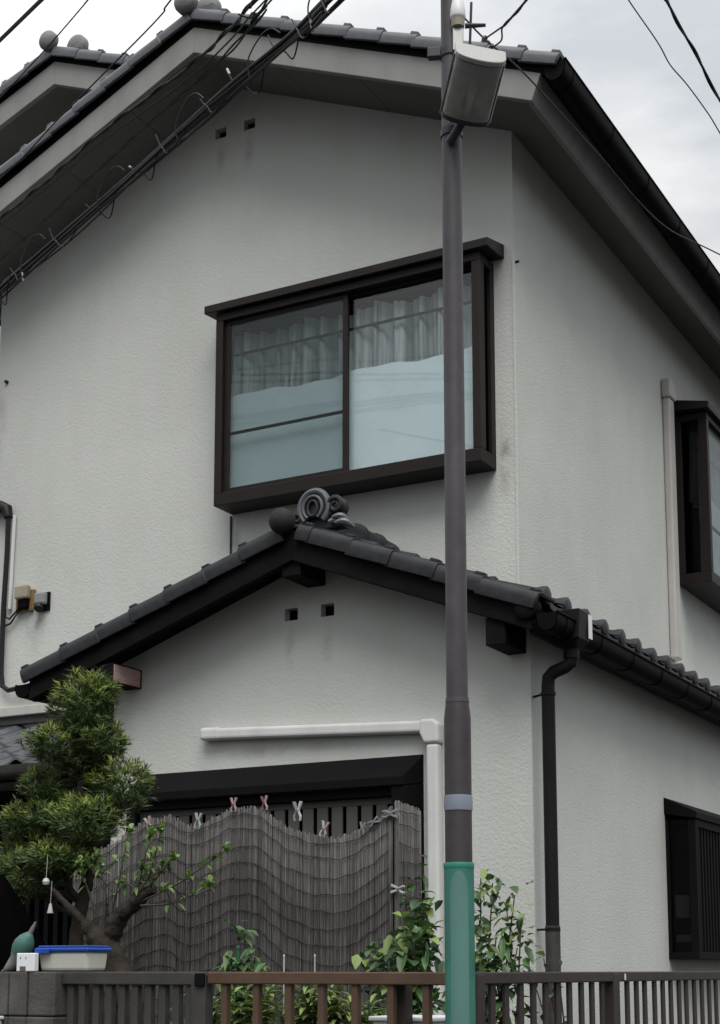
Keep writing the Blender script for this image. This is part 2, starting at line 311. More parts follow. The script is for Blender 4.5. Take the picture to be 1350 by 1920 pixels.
# ---- roof helpers
def verge_tile(mb, length, lift=0.009, face=0.07, depth=0.2, nub=True):
    """verge tile along +x (down slope), y into the house, z normal; head at x=0"""
    pr = [(0.0, -face), (-0.006, -face*0.5), (0.0, -0.012), (0.012, 0.0), (0.05, 0.006), (depth, 0.0), (depth, -0.016), (0.026, -0.016), (0.02, -face)]
    mb.loft([[V((0, y, z)) for y, z in pr], [V((length, y*1.0-0.003*(y < 0.03), z+lift)) for y, z in pr]])
    if nub:
        mb.obox((length-0.03, 0.028, lift+0.003), (0.024, 0, 0.001), (0, 0.022, 0), (0, 0, 0.009))
def place_verge(name, m, parent, X0, Z0, Yv, sx, slope, joints, face, last_nub=True):
    """tiles between successive joint x positions on a verge; sx=+1 runs to +x"""
    k = math.sqrt(1+slope*slope)
    proto = {}
    for i in range(len(joints)-1):
        xa, xb = joints[i], joints[i+1]; ln = round(abs(xb-xa)*k+0.02, 3)
        if ln not in proto:
            mb = MB(); verge_tile(mb, ln, face=face); o = mb.build('verge_tile', m, parent, bevel=0.004, smooth=True); proto[ln] = o
        else: o = dup(proto[ln], 'verge_tile', parent, (0,0,0))
        ex = V((sx, 0, -slope)).normalized(); ey = V((0, 1, 0)); ez = V((slope*sx, 0, 1)).normalized()
        z = Z0-slope*abs(xa-X0)
        jy = random.uniform(-0.004, 0.004)
        B = Matrix(((ex.x, ey.x, ez.x, xa), (ex.y, ey.y, ez.y, Yv+jy), (ex.z, ey.z, ez.z, z+random.uniform(-0.002, 0.002)), (0,0,0,1)))
        o.matrix_basis = B
def tile_field(mb, x0, z0, sx, slope, run, ya, yb, pitch=0.265, course=0.235):
    """wavy courses of pan tiles: starts at (x0,z0) at the ridge, runs to sx by `run` in x"""
    k = math.sqrt(1+slope*slope); nc = int(run*k/course)+1; nw = max(2, int((yb-ya)/pitch*8))
    def prof(t):
        t = t % 1.0
        return 0.030*math.exp(-((t-0.18)/0.13)**2)-0.012*math.sin(math.pi*max(0, min(1, (t-0.3)/0.7)))
    for c in range(nc):
        sA, sB = c*course, min((c+1)*course+0.01, run*k)
        if sB <= sA: break
        rows = []
        for s_, lift in ((sA, 0.0), (sB, 0.022), (sB, 0.004)):
            rows.append([V((x0+sx*s_/k, ya+(yb-ya)*j/nw, z0-slope*s_/k+lift+prof((yb-ya)*j/nw/pitch))) for j in range(nw+1)])
        vs = [p for r in rows for p in r]; n = nw+1; fs = []
        for q in range(2):
            for j in range(nw): fs.append((q*n+j, q*n+j+1, (q+1)*n+j+1, (q+1)*n+j))
        mb.add(vs, fs)
def disc(name, m, parent, c, r, ax=(0,-1,0), th=0.05, dome=0.03):
    mb = MB(); mb.lathe([(0.0, dome), (r*0.45, dome*0.86), (r*0.75, dome*0.55), (r*0.93, dome*0.15), (r, -0.008), (r, -th), (0.0, -th)], c, ax, 28)
    return mb.build(name, m, parent, smooth=True)

# ---- main roof
roof = MB()
XR, XLe = -2.655, -7.255                     # tile eaves
TZ = AZ+0.275                                # verge tile top line at the apex
tile_field(roof, AX, TZ-0.015, 1, SL, XR-AX, 7.0, YB+0.4); tile_field(roof, AX, TZ-0.015, -1, SL, AX-XLe, 7.0, YB+0.4)
roof_o = kind(roof.build('roof', 'tile', house, smooth=True), 'stuff'); roof_o['label'] = 'grey tiled roof of the tall block'
YV = 6.93
place_verge('verge', 'tile', roof_o, AX, TZ, YV, 1, SL, [AX+0.03+0.2095*i for i in range(11)]+[XR+0.012], 0.07)
place_verge('verge', 'tile', roof_o, AX, TZ, YV, -1, SL, [AX-0.03-0.2095*i for i in range(11)]+[XLe-0.012], 0.07)
# underlay edge under the verge tiles, shadow gap painted black, barge boards, soffit panels
def chevron(mb, lo, hi, ya, yb, xl, xr, tl=0.0, tr=0.0):
    """two sloping boards that meet at the apex; lo/hi are offsets above zf"""
    for sx, xe, t in ((1, xr, tr), (-1, xl, tl)):
        p = [(AX, ya, zf(AX)+lo), (xe, ya, zf(xe)+lo), (xe+t, ya, zf(xe+t)+hi), (AX, ya, zf(AX)+hi)]
        if sx < 0: p = p[::-1]
        mb.prism(p, (0, yb-ya, 0))
mb = MB(); chevron(mb, 0.158, 0.262, 6.975, 7.6, -7.19, -2.72); mb.build('verge_underlay', 'blacktrim', house)
for sx, xe, t in ((1, -2.797, 0.055), (-1, -7.113, -0.055)):
    mb = MB(); p = [(AX, 6.97, AZ), (xe, 6.97, zf(xe)), (xe+t, 6.97, zf(xe+t)+0.165), (AX, 6.97, AZ+0.165)]
    if sx < 0: p = p[::-1]
    mb.prism(p, (0, 0.04, 0)); mb.build('barge_board', 'fascia', house, bevel=0.004)
    mb = MB(); mb.prism([(xe-0.002*sx, 7.0101, zf(xe)), (xe+t, 7.0101, zf(xe+t)+0.165), (xe+t-0.03*sx, 7.0101, zf(xe+t)+0.165), (xe-0.032*sx, 7.0101, zf(xe)+0.004)], (0, YB-6.6, 0)); mb.build('fascia', 'fascia', house, bevel=0.003)
    # soffit panels on the front overhang and along the eave, 4 mm joints
    n = 4
    for i in range(n):
        xa = AX+(xe-sx*0.034-AX)*i/n; xb = AX+(xe-sx*0.034-AX)*(i+1)/n-sx*0.004*(i < n-1)
        o_ = 0.045; q = [(xa, 7.0105, zf(xa)+o_), (xb, 7.0105, zf(xb)+o_), (xb, 7.0105, zf(xb)+o_+0.012), (xa, 7.0105, zf(xa)+o_+0.012)]
        if sx < 0: q = q[::-1]
        MB().prism(q, (0, YM+0.05-7.0105, 0)).build('soffit_panel', 'soffit', house)
    xw = XM if sx > 0 else XL; xo = xe-sx*0.034
    for i in range(4):
        ya = YM+0.055+i*1.35; yb = ya+1.346; o_ = 0.045
        q = [(xw-sx*0.05, ya, zf(xw-sx*0.05)+o_), (xo, ya, zf(xo)+o_), (xo, ya, zf(xo)+o_+0.012), (xw-sx*0.05, ya, zf(xw-sx*0.05)+o_+0.012)]
        if sx < 0: q = q[::-1]
        MB().prism(q, (0, yb-ya, 0)).build('soffit_panel', 'soffit', house)
# ridge: round cap tiles over two flat courses, disc at the gable, arched end piece
mb = MB(); mb.box((AX-0.10, 7.02, TZ-0.06), (AX+0.10, YB, TZ+0.05)); mb.build('ridge_course', 'tile', roof_o)
proto = MB(); proto.lathe([(0.075, 0), (0.078, 0.02), (0.085, 0.0201), (0.082, 0.29), (0.0, 0.29)], (AX, 7.10, TZ+0.055), (0, 1, 0), 20)
rt0 = proto.build('ridge_tile', 'disc_tile', roof_o, smooth=True)
for i in range(1, 20): dup(rt0, 'ridge_tile', roof_o, (0, 0.285*i, 0))
disc('verge_disc', 'disc_tile', roof_o, (AX-0.03, 6.90, TZ+0.035), 0.073)
disc('ridge_end', 'disc_tile', roof_o, (AX+0.02, 7.06, TZ+0.065), 0.083)
# eave gutter on the right with brackets
def gutter(parent, x0, x1, ztop, dep, ya, yb, step, m='gutter'):
    prof = [(x0, ztop)]+[(x0+(x1-x0)*(0.5-0.5*math.cos(math.pi*t/10)), ztop-dep*math.sin(math.pi*t/10)**0.6) for t in range(1, 10)]+[(x1, ztop)]
    inner = [(x0+(p[0]-x0)*0.94+0.004, p[1]+0.004) for p in prof][::-1]
    mb = MB(); mb.prism([(x, ya, z) for x, z in prof+inner], (0, yb-ya, 0))
    mb.prism([(x, ya, z) for x, z in prof], (0, 0.004, 0))
    go = mb.build('gutter', m, parent, smooth=True)
    mb = MB(); mb.tube([(x1, ya, ztop), (x1, yb, ztop)], 0.007, 6); mb.build('rim', m, go, smooth=True)
    y = ya+0.12; p0 = None
    while y < yb:
        mb = MB(); pr2 = [(x+(0.002 if x > (x0+x1)/2 else -0.0), z-0.002) for x, z in prof]
        mb.tube([(x, y, z) for x, z in pr2]+[(x0-0.02, y, ztop+0.03)], 0.003, 5)
        if p0 is None: p0 = mb.build('bracket', m, go); yb0 = y
        else: dup(p0, 'bracket', go, (0, y-yb0, 0))
        y += step
    return go
gutter(house, -2.725, -2.60, 6.165, 0.105, 6.955, YB, 0.62)
gutter(house, -7.31, -7.19, 6.165, 0.12, 6.955, YB, 0.9)

# ---- taller rear block, left of and behind the tall block
rx, rz, rsl, rsr = -7.351, 8.26, 0.365, 0.42
def zr(x): return rz-(rsr*(x-rx) if x > rx else rsl*(rx-x))
xa, xb = -9.9, -5.2
mb = MB(); mb.prism([(xa+0.5, 9.0, 0.5), (xb-0.3, 9.0, 0.5), (xb-0.3, 9.0, zr(xb-0.3)+0.05), (rx, 9.0, rz+0.05), (xa+0.5, 9.0, zr(xa+0.5)+0.05)], (0, 4.5, 0)); o = mb.build('wall', 'stucco', house); o['label'] = 'stucco wall of the taller rear block'
for sx, xe, sl in ((1, xb, rsr), (-1, xa, rsl)):
    mb = MB(); p = [(rx, 8.5, rz), (xe, 8.5, zr(xe)), (xe, 8.5, zr(xe)+0.19), (rx, 8.5, rz+0.19)]; p = p if sx > 0 else p[::-1]
    mb.prism(p, (0, 0.04, 0)); mb.build('barge_board', 'fascia', house, bevel=0.004)
    mb = MB(); p = [(rx, 8.505, rz+0.185), (xe, 8.505, zr(xe)+0.185), (xe, 8.505, zr(xe)+0.27), (rx, 8.505, rz+0.27)]; p = p if sx > 0 else p[::-1]
    mb.prism(p, (0, 0.6, 0)); mb.build('verge_underlay', 'blacktrim', house)
    mb = MB(); p = [(rx, 8.541, rz+0.05), (xe, 8.541, zr(xe)+0.05), (xe, 8.541, zr(xe)+0.065), (rx, 8.541, rz+0.065)]; p = p if sx > 0 else p[::-1]
    mb.prism(p, (0, 5.0, 0)); mb.build('soffit_panel', 'soffit', house)
mb = MB(); tile_field(mb, rx, rz+0.285, 1, rsr, xb-rx+0.05, 8.5, 13.6); tile_field(mb, rx, rz+0.285, -1, rsl, rx-xa+0.05, 8.5, 13.6)
rro = kind(mb.build('roof', 'tile', house, smooth=True), 'stuff'); rro['label'] = 'grey tiled roof of the taller rear block'
place_verge('verge', 'tile', rro, rx, rz+0.30, 8.45, 1, rsr, [rx+0.03+0.225*i for i in range(10)], 0.08)
place_verge('verge', 'tile', rro, rx, rz+0.30, 8.45, -1, rsl, [rx-0.03-0.225*i for i in range(12)], 0.08)
disc('verge_disc', 'disc_tile', rro, (rx-0.02, 8.42, rz+0.335), 0.078)
disc('ridge_end', 'disc_tile', rro, (rx+0.10, 8.62, rz+0.365), 0.09)
rt1 = MB().lathe([(0.078, 0), (0.088, 0.02), (0.086, 0.29), (0.0, 0.29)], (rx+0.05, 8.66, rz+0.35), (0, 1, 0), 18).build('ridge_tile', 'disc_tile', rro, smooth=True)
for i in range(1, 16): dup(rt1, 'ridge_tile', rro, (0, 0.285*i, 0))

# ---- wing roof
WXR, WXL = -2.60, -5.63; WY = 6.40
mb = MB(); tile_field(mb, WAX, WAZ-0.015, -1, WSL_, WAX-WXL, WY+0.08, YM-0.003)
tile_field(mb, WAX, WAZ-0.015, 1, WSR, XM+0.003-WAX, WY+0.08, YM-0.003)
tile_field(mb, XM+0.003, zw(XM)-0.015, 1, WSR, WXR-XM-0.245, WY+0.08, YB)
wro = kind(mb.build('roof', 'tile_dark', house, smooth=True), 'stuff'); wro['label'] = 'black tiled roof of the low front wing'
place_verge('verge', 'tile_dark', wro, WAX, WAZ, WY, 1, WSR, [WAX+0.06, -3.795, -3.565, -3.345, -3.105, -2.872, WXR+0.005], 0.085)
place_verge('verge', 'tile_dark', wro, WAX, WAZ, WY, -1, WSL_, [WAX-0.06, -4.205, -4.434, -4.669, -4.892, -5.121, -5.355, WXL+0.005], 0.085)
# eave row: each pan tile with its round roll
k = math.sqrt(1+WSR**2)
def eave_tile():
    mb = MB(); n = 14; rows = []
    def prof(t): return 0.034*math.exp(-((t-0.2)/0.14)**2)-0.012*math.sin(math.pi*max(0, min(1, (t-0.35)/0.65)))
    xa, xb = WXR-0.275, WXR
    za, zb = zw(xa)-0.012, zw(xb)+0.012
    for x, z, o in ((xa, za, 0), (xb, zb, 0), (xb, zb, -0.014), (xa, za, -0.014)):
        rows.append([V((x, 0.268*j/n, z+prof(j/n)+o)) for j in range(n+1)])
    m = n+1; vs = [p for r in rows for p in r]; fs = [(q*m+j, q*m+j+1, ((q+1) % 4)*m+j+1, ((q+1) % 4)*m+j) for q in range(4) for j in range(n)]
    mb.add(vs, fs)
    mb.lathe([(0.0, 0.012), (0.03, 0.011), (0.044, 0.004), (0.046, -0.01), (0.044, -0.05), (0.0, -0.05)], (WXR+0.002, 0.054, zb+0.004), (1, 0, 0), 16)
    pan = [(WXR, 0.09, zb-0.012), (WXR, 0.268, zb-0.012), (WXR, 0.262, zb-0.045), (WXR, 0.18, zb-0.062), (WXR, 0.095, zb-0.045)]
    mb.prism(pan, (-0.014, 0, 0))
    return mb
et = eave_tile().build('eave_tile', 'tile_dark', wro, smooth=True); et.location.y = WY+0.1
ys = WY+0.1
for i in range(1, 24): dup(et, 'eave_tile', wro, (0, ys+0.262*i, random.uniform(-0.003, 0.003)))
# dark timber under the wing roof: barge boards, slab, corner discs
for sx, xe in ((1, WXR-0.03), (-1, WXL+0.03)):
    p = [(WAX, WY+0.03, WAZ-0.20), (xe, WY+0.03, zw(xe)-0.18), (xe, WY+0.03, zw(xe)-0.045), (WAX, WY+0.03, WAZ-0.045)]; p = p if sx > 0 else p[::-1]
    MB().prism(p, (0, 0.035, 0)).build('barge_board', 'blackwood', house, bevel=0.004)
    yb_ = YB if sx > 0 else YM-0.004
    p = [(WAX, WY+0.066, WAZ-0.12), (xe, WY+0.066, zw(xe)-0.12), (xe, WY+0.066, zw(xe)-0.05), (WAX, WY+0.066, WAZ-0.05)]; p = p if sx > 0 else p[::-1]
    MB().prism(p, (0, YM-0.004-WY-0.066, 0)).build('eave_board', 'blackwood', house)
    if sx > 0:
        xq = XM+0.003
        MB().prism([(xq, YM-0.003, zw(xq)-0.12), (xe, YM-0.003, zw(xe)-0.12), (xe, YM-0.003, zw(xe)-0.05), (xq, YM-0.003, zw(xq)-0.05)], (0, YB-YM, 0)).build('eave_board', 'blackwood', house)
        MB().box((xe-0.022, WY+0.066, zw(xe)-0.19), (xe, YB, zw(xe)-0.1201)).build('fascia', 'blackwood', house)
for (x0, x1, z0_, z1_, m, nm) in ((-2.868, -2.767, 2.993, 3.125, 'blackwood', 'purlin_end'), (-3.985, -3.875, 3.46, 3.56, 'blackwood', 'purlin_end'), (-5.146, -5.036, 3.02, 3.125, 'blackwood', 'purlin_end')):
    po = MB().box((x0, 6.45, z0_), (x1, YW+0.01, z1_)).build(nm, m, house, bevel=0.004)
o = MB().box((-5.0355, 6.452, 3.024), (-5.031, 6.68, 3.115)).build('purlin_end', 'pinkwood', house); o['label'] = 'bare pinkish wood side of the purlin end'
disc('verge_disc', 'disc_dark', wro, (WAX-0.035, WY-0.03, WAZ+0.0), 0.066, dome=0.04)
disc('corner_disc', 'blackwood', wro, (WXR-0.05, WY+0.012, zw(WXR)-0.06), 0.06, dome=0.012)
# ridge with curved end ornament
ro = MB(); ro.box((WAX-0.075, WY+0.14, WAZ-0.03), (WAX+0.075, YM-0.004, WAZ+0.075)); ro.build('ridge_course', 'tile_dark', wro, bevel=0.006)
rt2 = MB().lathe([(0.062, 0), (0.078, 0.004), (0.080, 0.03), (0.068, 0.034), (0.066, 0.26), (0.0, 0.26)], (WAX, WY+0.25, WAZ+0.085), (0, 1, 0), 20).build('ridge_tile', 'tile_dark', wro, smooth=True)
for i in range(1, 4): dup(rt2, 'ridge_tile', wro, (0, 0.215*i, 0))
ox, oy, oz = WAX+0.088, WY+0.07, WAZ+0.065
def arc(cx, cz, rx_, rz_, a0, a1, n, y): return [(cx+rx_*math.cos(R(a0+(a1-a0)*i/n)), y, cz+rz_*math.sin(R(a0+(a1-a0)*i/n))) for i in range(n+1)]
orn = MB(); plate = arc(ox, oz+0.015, 0.076, 0.082, -40, 220, 22, oy+0.03); orn.prism(plate[::-1], (0, 0.05, 0))
orn_o = orn.build('ridge_ornament', 'tile_dark', wro, smooth=True, bevel=0.006)
orn_o['label'] = 'curled clay ridge ornament with arch and scrolls'
MB().tube(arc(ox, oz+0.015, 0.082, 0.088, -50, 230, 26, oy+0.035), 0.017, 8).build('arch', 'tile', orn_o, smooth=True)  # paler tile colour stands in for the highlight on the arch
MB().tube(arc(ox, oz+0.012, 0.055, 0.06, -60, 240, 24, oy+0.018), 0.0085, 8).build('arch', 'tile', orn_o, smooth=True)
MB().tube(arc(ox, oz+0.008, 0.028, 0.040, -90, 270, 24, oy+0.018), 0.008, 8).build('arch', 'tile_dark', orn_o, smooth=True)
def scroll(cx, cz, r0, turns, s, y0):
    pts = [];
    for i in range(40):
        t = i/39; a = R(200)-s*2*math.pi*turns*t; r = r0*(1-0.78*t); pts.append((cx+s*r*math.cos(a), y0-0.012*t, cz+r*math.sin(a)))
    return pts, [0.016*(1-0.55*i/39) for i in range(40)]
for s_, cx, cz, r0 in ((1, ox+0.125, oz+0.010, 0.05), (-1, ox-0.095, oz-0.035, 0.04)):
    p, r_ = scroll(cx, cz, r0, 1.35, s_, oy+0.035); MB().tube(p, r_, 8).build('scroll', 'tile_dark', orn_o, smooth=True)
    MB().lathe([(0, 0.014), (r0*0.5, 0.01), (r0*0.95, -0.01), (r0*0.95, -0.05), (0, -0.05)], (cx, oy+0.04, cz), (0, -1, 0), 18).build('scroll_body', 'tile_dark', orn_o, smooth=True)
for i, (dx, dz, ln) in enumerate(((0.15, -0.055, 0.075), (0.17, -0.085, 0.085), (0.12, -0.075, 0.06))):
    pts = [(ox+dx-ln*0.5+ln*t, oy+0.02+0.05*t, oz+dz+0.018*math.sin(math.pi*t)-0.02*t) for t in [j/8 for j in range(9)]]
    MB().tube(pts, [0.008+0.012*math.sin(math.pi*j/8) for j in range(9)], 8).build('fin', 'tile', orn_o, smooth=True)
MB().box((ox-0.07, oy+0.05, oz-0.10), (ox+0.16, oy+0.11, oz-0.02)).build('base', 'tile_dark', orn_o, bevel=0.01)

# flashing of the wing roof against the tall block
MB().prism([(XM+0.0035, 10.1, zw(XM)+0.03), (XM+0.11, 10.1, zw(XM)+0.03), (XM+0.10, 10.1, zw(XM)+0.075), (XM+0.0035, 10.1, zw(XM)+0.165)], (0, YB-10.1, 0)).build('flashing', 'white_pvc', house)
MB().prism([(XM-0.8, YM-0.003, zw(XM-0.8)+0.02), (XM, YM-0.003, zw(XM)+0.02), (XM, YM-0.003, zw(XM)+0.06), (XM-0.8, YM-0.003, zw(XM-0.8)+0.06)], (0, -0.012, 0)).build('flashing', 'tile_dark', house)

# wing gutters, hopper, downpipe
gutter(house, -2.595, -2.488, 3.105, 0.085, 6.40, YB, 0.47)
gutter(house, -5.70, -5.59, 3.055, 0.075, 6.43, YM-0.01, 0.4)
hp = MB(); hp.loft([[V((-2.61, 6.62, 3.165)), V((-2.465, 6.62, 3.165)), V((-2.465, 6.78, 3.165)), V((-2.61, 6.78, 3.165))],
    [V((-2.60, 6.625, 3.03)), V((-2.475, 6.625, 3.03)), V((-2.475, 6.775, 3.03)), V((-2.60, 6.775, 3.03))],
    [V((-2.575, 6.66, 2.99)), V((-2.505, 6.66, 2.99)), V((-2.505, 6.735, 2.99)), V((-2.575, 6.735, 2.99))]])
hop = hp.build('rain_hopper', 'pipe', house, bevel=0.006)
MB().box((-2.4655, 6.735, 3.04), (-2.4605, 6.775, 3.155)).build('reflector', 'label_white', hop)
dpp = MB(); P = [(-2.54, 6.70, 3.03), (-2.54, 6.70, 2.95), (-2.545, 6.70, 2.925), (-2.57, 6.69, 2.905), (-2.625, 6.685, 2.885), (-2.648, 6.68, 2.86), (-2.652, 6.68, 2.82), (-2.652, 6.68, 1.69)]
dpp.tube(P, 0.0315, 16); dp = dpp.build('downpipe', 'pipe', house, smooth=True)
MB().tube([(-2.652, 6.68, 1.70), (-2.652, 6.68, 0.5)], 0.0345, 16).build('lower_pipe', 'fence_grey', dp, smooth=True)
MB().lathe([(0.037, -0.02), (0.037, 0.02)], (-2.54, 6.70, 2.965), (0, 0, 1), 16).build('socket', 'pipe', dp, smooth=True)
for z in (2.783, 1.684):
    b = MB(); b.lathe([(0.036, -0.008), (0.036, 0.008)], (-2.652, 6.68, z), (0, 0, 1), 16); b.tube([(-2.68, 6.68, z), (XW-0.005, 6.73, z)], 0.006, 6); b.build('clamp', 'pipe', dp)

# ---- air-conditioning duct covers on the wing
t = 0.058
dcov = MB(); zA, zB = 2.728, 2.672
dcov.prism([(-4.56, YW-0.001, zA-0.03), (-3.275, YW-0.001, zB-0.03), (-3.275, YW-0.001, zB+0.03), (-4.56, YW-0.001, zA+0.03)], (0, -0.06, 0))
duct = dcov.build('duct_cover', 'white_pvc', house, bevel=0.016, seg=3)
duct['label'] = 'white plastic duct cover above the garden window'
MB().prism([(-4.605, YW-0.001, zA-0.032), (-4.48, YW-0.001, zA-0.036), (-4.48, YW-0.001, zA+0.031), (-4.605, YW-0.001, zA+0.036)], (0, -0.068, 0)).build('end_cap', 'white_pvc', duct, bevel=0.018, seg=3)
MB().prism([(-3.31, YW-0.001, zB-0.034), (-3.285, YW-0.001, zB-0.085), (-3.205, YW-0.001, zB-0.085), (-3.205, YW-0.001, zB+0.01), (-3.235, YW-0.001, zB+0.036), (-3.31, YW-0.001, zB+0.036)], (0, -0.066, 0)).build('elbow', 'white_pvc', duct, bevel=0.014, seg=3)
MB().box((-3.278, YW-0.001, 0.6), (-3.212, YW-0.06, zB-0.086)).build('down_run', 'white_pvc', duct, bevel=0.016, seg=3)

# ---- first floor bay windows
def bay(name, O, U, Nn, wd, hgt, dep, film, label):
    """O: bottom left corner on the wall; U along the wall; Nn outwards"""
    O, U, Nn = V(O), V(U), V(Nn); Z = V((0,0,1))
    def bx(m, u0, u1, n0, n1, z0, z1, nm, par, bev=0.004):
        mb = MB(); c = O+U*((u0+u1)/2)+Nn*((n0+n1)/2)+Z*((z0+z1)/2)
        mb.obox(c, U*((u1-u0)/2), Nn*((n1-n0)/2)*(1 if U.cross(Z).dot(Nn) > 0 or True else 1), Z*((z1-z0)/2)); return mb.build(nm, m, par, bevel=bev)
    b = bx('bronze', 0.0, wd, 0.0, dep, 0.0, 0.075, name, house); b['label'] = label
    bx('bronze', 0.0, wd, 0.0, dep, hgt-0.05, hgt, 'head', b)
    hd = MB(); e = 0.065
    a = [O+U*(-e)+Nn*0.0+Z*(hgt+0.02), O+U*(wd+e)+Z*(hgt+0.02), O+U*(wd+e)+Nn*(dep+0.035)+Z*(hgt+0.0001), O+U*(-e)+Nn*(dep+0.035)+Z*(hgt+0.0001)]
    c = [a[0]+Z*0.085, a[1]+Z*0.085, a[2]+Z*0.05, a[3]+Z*0.05]
    hd.loft([a, c]); hd.build('hood', 'bronze', b, bevel=0.005)
    for u in (0.0, wd-0.05): bx('bronze', u, u+0.05, dep-0.065, dep, 0.075, hgt-0.05, 'corner_post', b)
    for u in (0.0, wd-0.05):
        bx('bronze', u, u+0.05, 0.0, 0.05, 0.075, hgt-0.05, 'wall_post', b)
        gl = bx('dark_glass', u+0.022, u+0.028, 0.05, dep-0.065, 0.075, hgt-0.05, 'side_pane', b, 0)
    i0, i1, zb, zt = 0.05, wd-0.05, 0.075, hgt-0.05; mid = (i0+i1)/2
    # two sashes, the left one in front
    for u0, u1, n_, st in ((i0, mid+0.025, dep-0.028, 0.032), (mid-0.025, i1, dep-0.056, 0.022)):
        s = bx('bronze', u0, u0+st, n_-0.024, n_, zb, zt, 'sash', b, 0.003)
        bx('bronze', u1-st, u1, n_-0.024, n_, zb, zt, 'stile', s, 0.003)
        bx('bronze', u0+st, u1-st, n_-0.024, n_, zb, zb+st, 'rail', s, 0.003); bx('bronze', u0+st, u1-st, n_-0.024, n_, zt-st*0.8, zt, 'rail', s, 0.003)
        bx('glass', u0+st-0.004, u1-st+0.004, n_-0.014, n_-0.010, zb+st-0.004, zt-st*0.8+0.004, 'pane', s, 0)
        if n_ > dep-0.04:
            bx('screen_mesh', u0+st-0.003, u1-st+0.003, n_-0.004, n_-0.003, zb+st, zt-st*0.8, 'insect_screen', s, 0)
            bx('bronze', u0+st, u1-st, n_-0.02, n_-0.006, zb+st+0.33, zb+st+0.345, 'crossbar', s, 0)
    # inside: dark back, lower frosted board, pleated lace curtain
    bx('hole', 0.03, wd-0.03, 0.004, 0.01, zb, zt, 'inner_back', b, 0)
    fb = MB(); n = 30; top = []; 
    for i in range(n+1):
        u = 0.04+(wd-0.08)*i/n; top.append((u, film+0.012*math.sin(i*0.45)+0.006*math.sin(i*1.3)))
    vs = [O+U*u+Nn*(dep-0.088)+Z*zb for u, z in top]+[O+U*u+Nn*(dep-0.088)+Z*z for u, z in top]
    fb.add(vs, [(i, i+1, i+n+2, i+n+1) for i in range(n)]); fb.build('frosted_board', 'film', b)
    ct = MB(); n = 220; rows = []
    rnd = random.Random(5); ph = [rnd.uniform(0, 6.28) for _ in range(6)]
    for j in range(13):
        f = j/12; row = []
        for i in range(n+1):
            q = i/n; u = 0.05+(wd-0.1)*q
            y = 0.032*math.sin(88*q+ph[0]+1.6*math.sin(7*q+ph[1]))*(0.6+0.4*f)+0.010*math.sin(173*q+ph[2]+0.9*f)+0.006*math.sin(23*q+2*f)
            z = zt-0.045-f*(zt-0.045-film+0.08)-0.035*(1-f)*abs(math.sin(11*q+ph[3]))
            row.append(O+U*(u+0.012*f*math.sin(20*q+ph[4]))+Nn*(dep-0.135+y)+Z*z)
        rows.append(row)
    m_ = n+1; ct.add([p for r in rows for p in r], [(j*m_+i, j*m_+i+1, (j+1)*m_+i+1, (j+1)*m_+i) for j in range(12) for i in range(n)])
    ct.build('curtain', 'curtain', b, smooth='full')
    bx('bronze', 0.05, wd-0.05, dep-0.099, dep-0.092, zt-0.20, zt-0.185, 'curtain_rail', b, 0)
    return b
bay('bay_window', (-4.99, YM, 4.21), (1,0,0), (0,-1,0), 1.736, 1.2, 0.20, 0.69, 'dark bronze bay window with two sashes above the wing roof')
bay('bay_window', (XM, 10.43, 4.20), (0,1,0), (1,0,0), 1.677, 1.25, 0.24, 0.70, 'dark bronze bay window on the side wall')

# ---- garden window of the wing: black hood and frame, slotted board panel
gw = MB()
x0, x1 = -5.03, -3.315
gw.loft([[V((x0, YW-0.002, 2.40)), V((x1, YW-0.002, 2.40)), V((x1, YW-0.002, 2.545)), V((x0, YW-0.002, 2.545))],
         [V((x0+0.03, YW-0.15, 2.38)), V((x1-0.045, YW-0.15, 2.38)), V((x1-0.045, YW-0.15, 2.425)), V((x0+0.03, YW-0.15, 2.425))]])
gwo = gw.build('garden_window', 'blacktrim', house, bevel=0.004); gwo['label'] = 'black framed garden window behind the reed screen'
MB().loft([[V((x1-0.085, YW-0.002, 0.9)), V((x1, YW-0.002, 0.9)), V((x1, YW-0.002, 2.40)), V((x1-0.085, YW-0.002, 2.40))],
           [V((x1-0.11, YW-0.14, 0.9)), V((x1-0.045, YW-0.14, 0.9)), V((x1-0.045, YW-0.14, 2.379)), V((x1-0.11, YW-0.14, 2.379))]]).build('jamb', 'blacktrim', gwo, bevel=0.004)
MB().box((x0, YW-0.12, 0.9), (x0+0.06, YW-0.002, 2.379)).build('jamb', 'blacktrim', gwo, bevel=0.004)
MB().box((x0+0.06, YW-0.11, 2.335), (x1-0.11, YW-0.03, 2.379)).build('head', 'blacktrim', gwo, bevel=0.003)
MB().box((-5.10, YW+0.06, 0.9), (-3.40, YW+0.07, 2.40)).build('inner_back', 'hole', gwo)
xs = x0+0.061; sl0 = None; n = 0
while xs < x1-0.16:
    if sl0 is None: sl0 = MB().box((0, YW-0.075, 0.91), (0.062, YW-0.062, 2.3)).build('slat', 'board', gwo, bevel=0.003)
    (sl0 if n == 0 else dup(sl0, 'slat', gwo, (0,0,0))).location.x = xs
    xs += 0.084; n += 1
MB().box((x0+0.06, YW-0.076, 2.3001), (x1-0.11, YW-0.06, 2.3345)).build('top_rail', 'board', gwo, bevel=0.002)

